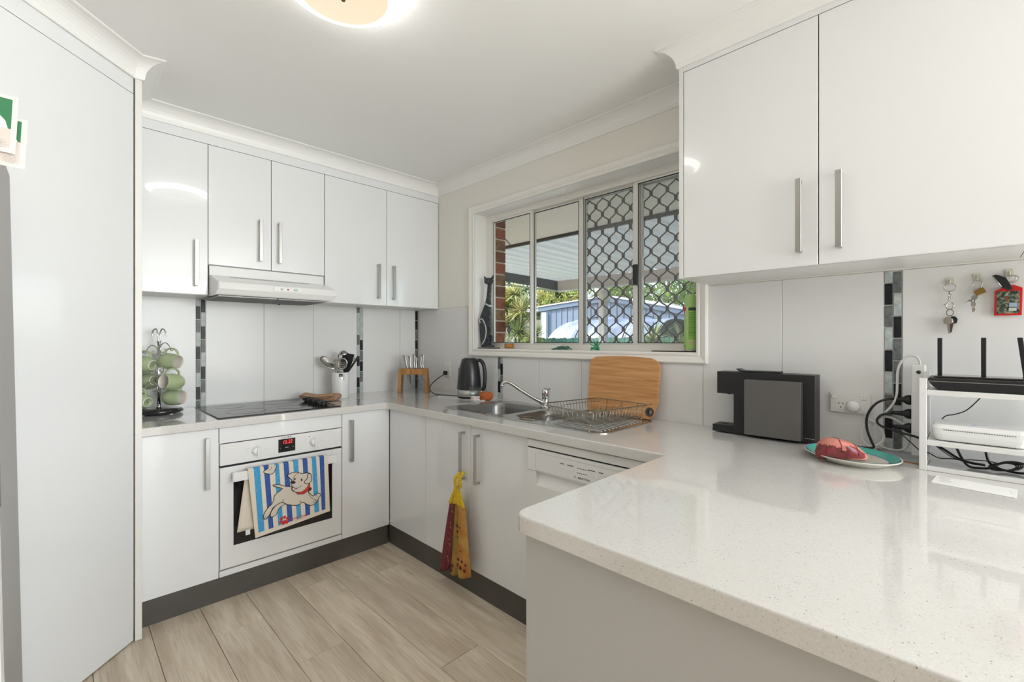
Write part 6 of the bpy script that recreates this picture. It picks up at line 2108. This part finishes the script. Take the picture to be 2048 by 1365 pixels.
# trimdeck style sheet, ribs running away from the house
RS = bpy.data.materials.new('translucent_white_roofing')
RS.use_nodes = True
n_, l_ = RS.node_tree.nodes, RS.node_tree.links
n_.clear()
o_ = n_.new('ShaderNodeOutputMaterial'); d_ = n_.new('ShaderNodeBsdfDiffuse'); t_ = n_.new('ShaderNodeBsdfTranslucent'); x_ = n_.new('ShaderNodeMixShader')
d_.inputs[0].default_value = (.72, .73, .74, 1); t_.inputs[0].default_value = (.62, .66, .70, 1); x_.inputs[0].default_value = .07
l_.new(d_.outputs[0], x_.inputs[1]); l_.new(t_.outputs[0], x_.inputs[2]); l_.new(x_.outputs[0], o_.inputs[0])
y = 1.44
k = 0
while y > -4.1:
    q = MB()
    w_ = .19
    pf = [(y, 2.262), (y - .120, 2.262), (y - .130, 2.310), (y - .180, 2.310), (y - w_, 2.262)]
    x0, x1 = 1.02, 3.62
    vs = [(x0, a, b + .03) for a, b in pf] + [(x1, a, b - .012) for a, b in pf]
    q.add(vs, [(i, i + 1, i + 6, i + 5) for i in range(4)])
    q.build('roof_sheet', RS, pt)
    q = MB().lathe([(.007, 0), (.007, .008), (.0001, .009)], n=8, ax=(0, 0, -1), o=(1.10, y - .16, 2.285))
    if k < 22:
        q.build('roof_screw', INK, pt)
    y -= w_
    k += 1
MB().box(1.02, 1.07, -4.1, 1.45, 2.245, 2.275).build('pale_batten', mat('pale_cream_metal', (.62, .60, .50), .5), pt)
MB().add([(1.02, 1.445, 2.33), (1.02, 1.50, 2.33), (3.66, 1.50, 2.250), (3.66, 1.445, 2.250), (1.02, 1.445, 2.19), (1.02, 1.50, 2.19), (3.66, 1.50, 2.105), (3.66, 1.445, 2.105)], [(0, 1, 2, 3), (4, 7, 6, 5), (0, 3, 7, 4), (1, 5, 6, 2), (0, 4, 5, 1), (3, 2, 6, 7)]).build('dark_side_beam', mat('dark_grey_beam', (.085, .09, .095), .5), pt)
MB().box(1.02, 3.66, 1.446, 1.502, 2.085, 2.103).build('side_gutter_lip', mat('pale_green_metal', (.42, .45, .38), .5), pt)
MB().box(3.56, 3.66, -4.2, 1.44, 2.100, 2.245).build('front_beam', mat('pinkish_cream_beam', (.60, .52, .48), .5), pt)
MB().box(3.55, 3.67, -4.2, 1.44, 2.085, 2.099).build('beam_lip', mat('pale_cream_lip', (.60, .60, .62), .5), pt)
ps = thing('patio_post', 'pale square post carrying the outer patio beam', 'post', (3.60, .61, -.0995))
MB().box(3.56, 3.65, .56, .655, -.0995, 2.0845).build('post_shaft', mat('pale_post', (.66, .66, .68), .45), ps)
MB().lathe([(.06, 1.86), (.075, 1.90), (.075, 1.98), (.05, 2.02)], 3.50, .50, 20).build('downpipe_head', mat('pale_pipe', (.55, .53, .50), .5), ps)
MB().tube([(3.50, .50, -.09), (3.50, .50, 1.88)], .040, 14).build('downpipe', MATS['pale_pipe'], ps)

# green paling fence
fe = thing('paling_fence', 'green paling fence between the patio and the neighbour', 'fence', (4.6, 1.0, -.30))
FG = noisecol(mat('green_fence_paint', rough=.7), (.06, .17, .13), (.11, .26, .20), (1, 1, 1), 9.)
y = 3.4
k = 0
while y > -4.0:
    MB().prism([(y, -.2995), (y, 1.318 + .006 * (k % 3)), (y - .010, 1.338 + .006 * (k % 3)), (y - .068, 1.338 + .006 * (k % 3)), (y - .078, 1.318), (y - .078, -.2995)], 'x', 4.60, 4.622).build('paling', FG, fe)
    y -= .088
    k += 1
for z in (.2, .9):
    MB().box(4.6225, 4.66, -4.0, 3.4, z, z + .08).build('fence_rail', FG, fe)

# neighbour's shed, gable towards the house
sh = thing('garden_shed', 'blue-grey metal shed with a low gable roof beyond the fence', 'shed', (10.5, 5.0, -.30))
SHB = mat('blue_grey_sheet', (.17, .215, .30), .5)
SHT = mat('blue_grey_trim', (.13, .18, .27), .5)
SHR = mat('pale_roof_sheet', (.62, .60, .60), .5)
Y0, YM, Y1 = 6.62, 4.05, 1.0
def zg(y):
    return 2.36 + (Y0 - y) / (Y0 - YM) * .16 if y > YM else 2.52 - (YM - y) / (YM - Y1) * .62
y = Y0
while y > Y1 + .05:
    y2 = y - .22
    MB().add([(9.00, y, -.2995), (9.00, y2 + .03, -.2995), (9.00, y2 + .03, zg(y2) - .06), (9.00, y, zg(y) - .06)], [(0, 1, 2, 3)]).build('wall_sheet', SHB, sh, solid=.01)
    MB().add([(8.985, y2 + .03, -.2995), (8.985, y2, -.2995), (8.985, y2, zg(y2) - .06), (8.985, y2 + .03, zg(y2) - .06)], [(0, 1, 2, 3)]).build('wall_rib', SHB, sh, solid=.012)
    y = y2
MB().prism([(Y0 + .05, zg(Y0) - .12), (YM, zg(YM) - .10), (Y1, zg(Y1) - .12), (Y1, zg(Y1) + .01), (YM, zg(YM) + .03), (Y0 + .05, zg(Y0) + .01)], 'x', 8.93, 8.98).build('barge_board', SHT, sh)
MB().prism([(Y0 + .12, zg(Y0) + .012), (YM, zg(YM) + .032), (YM, zg(YM) + .07), (Y0 + .12, zg(Y0) + .05)], 'x', 8.90, 12.5).build('roof_slope', SHR, sh)
MB().prism([(Y1 - .1, zg(Y1) - .02), (YM, zg(YM) + .032), (YM, zg(YM) + .07), (Y1 - .1, zg(Y1) + .02)], 'x', 8.90, 12.5).build('roof_slope', SHR, sh)
MB().box(9.02, 12.4, Y0 - .06, Y0, -.2995, 2.30).build('side_wall', mat('cream_shed_side', (.62, .56, .50), .6), sh)
MB().box(8.90, 9.0, 6.30, 6.48, -.2995, 2.20).build('corner_post', WHITEP, sh)
an = thing('shed_annex', 'low cream lean-to with a pale roof left of the blue shed', 'shed', (11, 8.0, -.30))
MB().box(9.6, 12.0, 6.8, 10.2, -.2995, 2.02).build('wall', mat('cream_annex_wall', (.50, .43, .36), .7), an)
MB().add([(9.2, 6.72, 2.32), (9.2, 10.3, 2.16), (12.2, 10.3, 2.30), (12.2, 6.72, 2.46)], [(0, 1, 2, 3)]).build('roof', SHR, an, solid=.06)

# tarpaulin covered trailer
tb = thing('covered_trailer', 'trailer under a silver-blue tarpaulin behind the green fence', 'trailer', (6.2, 1.6, -.30))
TAR = noisecol(mat('silver_tarpaulin', rough=.35), (.20, .24, .31), (.30, .35, .42), (1, 1, 1), 3.)
def tarp(u, v):
    y = 3.35 - 2.6 * u
    a = PI * v
    r_ = 1.0 - .25 * max(0, u - .85) * 4 * .3
    x = 6.35 - 1.15 * math.cos(a)
    z = .35 + 1.42 * math.sin(a) ** .55 - .10 * abs(u - .45)
    wr = .035 * math.sin(22 * u + 9 * v) * math.sin(a) + .025 * math.sin(37 * u - 14 * v)
    return (x - wr * .5, y, z + wr * .7 - (.5 * max(0, .05 - u) * 8) )
MB().grid(tarp, 60, 26).build('tarpaulin', TAR, tb, solid=.01)
for y in (2.4, 1.3):
    MB().tube([(6.35 - 1.18 * math.cos(PI * k / 16), y + .25 * k / 16, .35 + 1.46 * math.sin(PI * k / 16) ** .55) for k in range(1, 16)], .012, 6).build('tie_rope', BLACKP, tb)
for x in (5.6, 7.0):
    MB().lathe([(.10, -.09), (.30, -.08), (.30, .08), (.10, .09)], n=24, ax=(0, 1, 0), o=(x, 1.9, .0)).build('wheel', BLACKP, tb)
MB().box(5.4, 7.3, .95, 3.2, .28, .36).build('trailer_bed', mat('galvanised', (.4, .4, .4), .5, .6), tb)

# foliage helpers
def leafmat(name, c1, c2, tr=.35):
    m = bpy.data.materials.new(name)
    m.use_nodes = True
    n, l = m.node_tree.nodes, m.node_tree.links
    n.clear()
    out = n.new('ShaderNodeOutputMaterial')
    tc = n.new('ShaderNodeTexCoord')
    no = n.new('ShaderNodeTexNoise')
    no.inputs['Scale'].default_value = 2.2
    no.inputs['Detail'].default_value = 5
    cr = n.new('ShaderNodeValToRGB')
    cr.color_ramp.elements[0].position = .36
    cr.color_ramp.elements[0].color = (*c1, 1)
    cr.color_ramp.elements[1].position = .64
    cr.color_ramp.elements[1].color = (*c2, 1)
    d = n.new('ShaderNodeBsdfDiffuse')
    t = n.new('ShaderNodeBsdfTranslucent')
    x = n.new('ShaderNodeMixShader')
    x.inputs[0].default_value = tr
    l.new(tc.outputs['Object'], no.inputs['Vector'])
    l.new(no.outputs['Fac'], cr.inputs[0])
    l.new(cr.outputs[0], d.inputs[0])
    l.new(cr.outputs[0], t.inputs[0])
    l.new(d.outputs[0], x.inputs[1])
    l.new(t.outputs[0], x.inputs[2])
    l.new(x.outputs[0], out.inputs[0])
    return m
BARK = noisecol(mat('bark', rough=.9), (.10, .07, .045), (.22, .16, .11), (1, 1, .3), 20.)
LV = [leafmat('bright_leaves', (.20, .27, .06), (.52, .52, .17)), leafmat('mid_green_leaves', (.07, .13, .03), (.25, .34, .09)),
      leafmat('dark_green_leaves', (.03, .07, .025), (.13, .20, .06)), leafmat('yellow_green_leaves', (.28, .30, .07), (.62, .56, .20))]
def tree(label, x, y, hh, rr, lm, n=2600, leaf=.10, name='tree', zc=None, squash=.8, seed=0, droop=0.):
    rnd = random.Random(seed)
    t = thing(name, label, 'tree', (x, y, -.30), local=True)
    q = MB()
    q.tube(spl([(0, 0, 0), (.06, .04, hh * .3), (-.04, .08, hh * .55), (.02, 0, hh * .8)], 4), [.10 * hh / 4 * (1 - .8 * k / 12) + .015 for k in range(13)], 8)
    q.build('trunk', BARK, t)
    for k in range(5):
        a = rnd.random() * 6.28
        z0 = hh * (.35 + .08 * k)
        MB().tube(spl([(0, 0, z0), (rr * .4 * math.cos(a), rr * .4 * math.sin(a), z0 + hh * .12), (rr * .75 * math.cos(a), rr * .75 * math.sin(a), z0 + hh * .22)], 4), .02 * hh / 3, 6).build('branch', BARK, t)
    q = MB()
    cl = []
    for k in range(26):
        a = rnd.random() * 6.28
        p = rnd.random() ** .5
        b = rnd.uniform(-1, 1)
        s = math.sqrt(max(0, 1 - b * b))
        cl.append((rr * s * p * math.cos(a), rr * s * p * math.sin(a), hh - rr * squash + rr * squash * b * p * 1.1, rr * rnd.uniform(.22, .40)))
    for i in range(n):
        cx, cy, cz_, cr_ = cl[rnd.randrange(len(cl))]
        d = Vector((rnd.gauss(0, 1), rnd.gauss(0, 1), rnd.gauss(0, 1))).normalized()
        c = Vector((cx, cy, cz_)) + d * cr_ * rnd.uniform(.6, 1.05)
        nrm = (d + Vector((rnd.gauss(0, .5), rnd.gauss(0, .5), rnd.gauss(0, .5) + .3))).normalized()
        u = nrm.orthogonal().normalized()
        u = (Matrix.Rotation(rnd.random() * 6.28, 3, nrm) @ u)
        v = nrm.cross(u)
        L = leaf * rnd.uniform(.6, 1.3)
        W = L * .30
        q.add([c - u * L, c + v * W - uv * droop * L, c + u * L - uv * droop * L * 2, c - v * W - uv * droop * L], [(0, 1, 2, 3)])
    o = q.build('foliage', lm, t)
    o['kind'] = 'stuff'
    return t
def rosette(parent, c, n, L, lm, rnd, wd=.016, up=.55):
    q = MB()
    for i in range(n):
        a = rnd.random() * 6.28
        el = math.asin(rnd.uniform(-.35, 1.)) * .9
        d = Vector((math.cos(a) * math.cos(el), math.sin(a) * math.cos(el), math.sin(el)))
        sd = Vector((-math.sin(a), math.cos(a), 0))
        wd_ = wd
        ln = L * rnd.uniform(.75, 1.1)
        pts = []
        for k in range(5):
            t = k / 4
            pts.append(Vector(c) + d * ln * t - uv * ln * .28 * t * t * (1 - abs(d.z) * .6))
        ws = [wd * .8, wd, wd * .85, wd * .5, 0.001]
        vs = []
        for p, w_ in zip(pts, ws):
            vs += [p - sd * w_, p + sd * w_]
        q.add(vs, [(2 * k, 2 * k + 1, 2 * k + 3, 2 * k + 2) for k in range(4)])
    return q.build('leaf_rosette', lm, parent)
def dracaena(label, heads, lm, base, L=.36, n=70, seed=1, wd=.017):
    rnd = random.Random(seed)
    t = thing('dracaena', label, 'plant', (base[0], base[1], -.30))
    for h_ in heads:
        b = Vector((base[0] + rnd.uniform(-.1, .1), base[1] + rnd.uniform(-.1, .1), -.2995))
        MB().tube(spl([b, b.lerp(Vector(h_), .5) + Vector((0, rnd.uniform(-.15, .15), -.1)), Vector(h_)], 6), .022, 7).build('cane', BARK, t)
        rosette(t, h_, n, L, lm, rnd, wd)
    return t
DR = leafmat('striped_dracaena_leaves', (.24, .30, .08), (.66, .62, .30), .35)
DR2 = leafmat('green_dracaena_leaves', (.13, .22, .07), (.44, .47, .20), .3)
dracaena('tall striped dracaena with pale spiky leaves next to the brick reveal', [(4.1, 2.93, 2.16), (4.05, 2.70, 1.84), (4.15, 3.22, 1.93)], DR, (4.1, 2.95), L=.46, n=170, seed=3)
dracaena('second striped dracaena lower down, left behind the soap bottle', [(4.2, 3.30, 1.58), (4.0, 3.42, 1.28), (4.3, 2.98, 1.50)], DR, (4.15, 3.35), L=.46, n=150, seed=5)
dracaena('greener dracaena with darker spikes in front of the tarpaulin', [(3.95, 2.70, 1.43), (3.95, 2.28, 1.36), (4.0, 2.50, 1.18)], DR2, (3.98, 2.60), L=.36, n=110, seed=8)
dracaena('low spiky green plant below the right-hand security grille', [(4.2, -.35, 1.22), (4.15, .10, 1.30)], DR2, (4.2, -.1), L=.46, n=70, seed=9)
tree('yellow green shrub filling the lower right pane behind the can', 6.5, -.75, 1.95, 1.0, LV[3], 4200, .050, name='shrub', seed=11, squash=1.0)
tree('loose yellow green shrub left of it, in front of the trailer end', 5.9, .15, 1.50, .55, LV[3], 2400, .045, name='shrub', seed=12, squash=1.1)
tree('big broad-leaved tree behind the right-hand security grille', 12.5, 1.9, 5.0, 2.5, LV[1], 3800, .12, seed=13, squash=.9, droop=.6)
tree('blue-green leaved tree reaching the wall cabinet edge', 13.5, 4.4, 5.2, 2.3, LV[1], 3600, .12, seed=14, squash=.9, droop=.5)
tree('sunlit yellowing tree above the shed ridge', 15.5, 8.1, 4.9, 2.2, LV[0], 6500, .12, seed=15, squash=.9, droop=.4)
tree('pale flowering bushy tree between dracaena and shed roof', 13.5, 9.6, 4.0, 1.7, LV[3], 6000, .085, seed=16, squash=1.)
tree('dark green tree under the patio beam corner', 15.5, 10.8, 4.9, 2.0, LV[2], 6000, .11, seed=17, squash=1.)
tree('tall dark tree behind the striped dracaena', 15.0, 14.2, 6.2, 2.8, LV[2], 7000, .13, seed=18, squash=1.)
tree('mid green tree furthest left behind the brick wall edge', 13.0, 15.5, 6.5, 3.0, LV[0], 7000, .13, seed=19, squash=1.)
tree('pale bushy plant behind the lean-to roof', 13.2, 9.9, 3.5, 1.2, LV[0], 4000, .08, name='shrub', seed=20, squash=1.)

# palm with arching fronds, standing over the shed roof
def palm(label, x, y, hh, L, n, seed):
    rnd = random.Random(seed)
    t = thing('palm', label, 'palm', (x, y, -.30), local=True)
    MB().tube([(0, 0, 0), (.04, .02, hh * .5), (0, 0, hh)], [.10, .08, .06], 8).build('trunk', BARK, t)
    for i in range(n):
        a = i * 2.399
        el = R(rnd.uniform(15, 75))
        d = Vector((math.cos(a) * math.cos(el), math.sin(a) * math.cos(el), math.sin(el)))
        sd = Vector((-math.sin(a), math.cos(a), 0))
        q = MB()
        P = [Vector((0, 0, hh)) + d * L * k / 12 - uv * L * .62 * (k / 12) ** 2 for k in range(13)]
        q.tube(P, .012, 5)
        for k in range(2, 13):
            for s in (-1, 1):
                for dd in (0, .5):
                    p = P[k - 1].lerp(P[k], dd)
                    ll = L * .26 * math.sin(PI * (k + dd) / 15)
                    tip = p + sd * s * ll * .8 + (P[k] - P[k - 1]).normalized() * ll * .5 - uv * ll * .35
                    w_ = (P[k] - P[k - 1]).normalized() * .016
                    q.add([p - w_, p + w_, tip], [(0, 1, 2)])
        q.build('frond', LV[1] if i % 3 else LV[0], t)
palm('feathery palm rising above the shed roof beside the patio beam', 14.0, 8.6, 2.9, 1.5, 15, 3)
palm('second palm with drooping fronds behind the pale patio post', 14.6, 6.8, 3.6, 1.7, 14, 6)
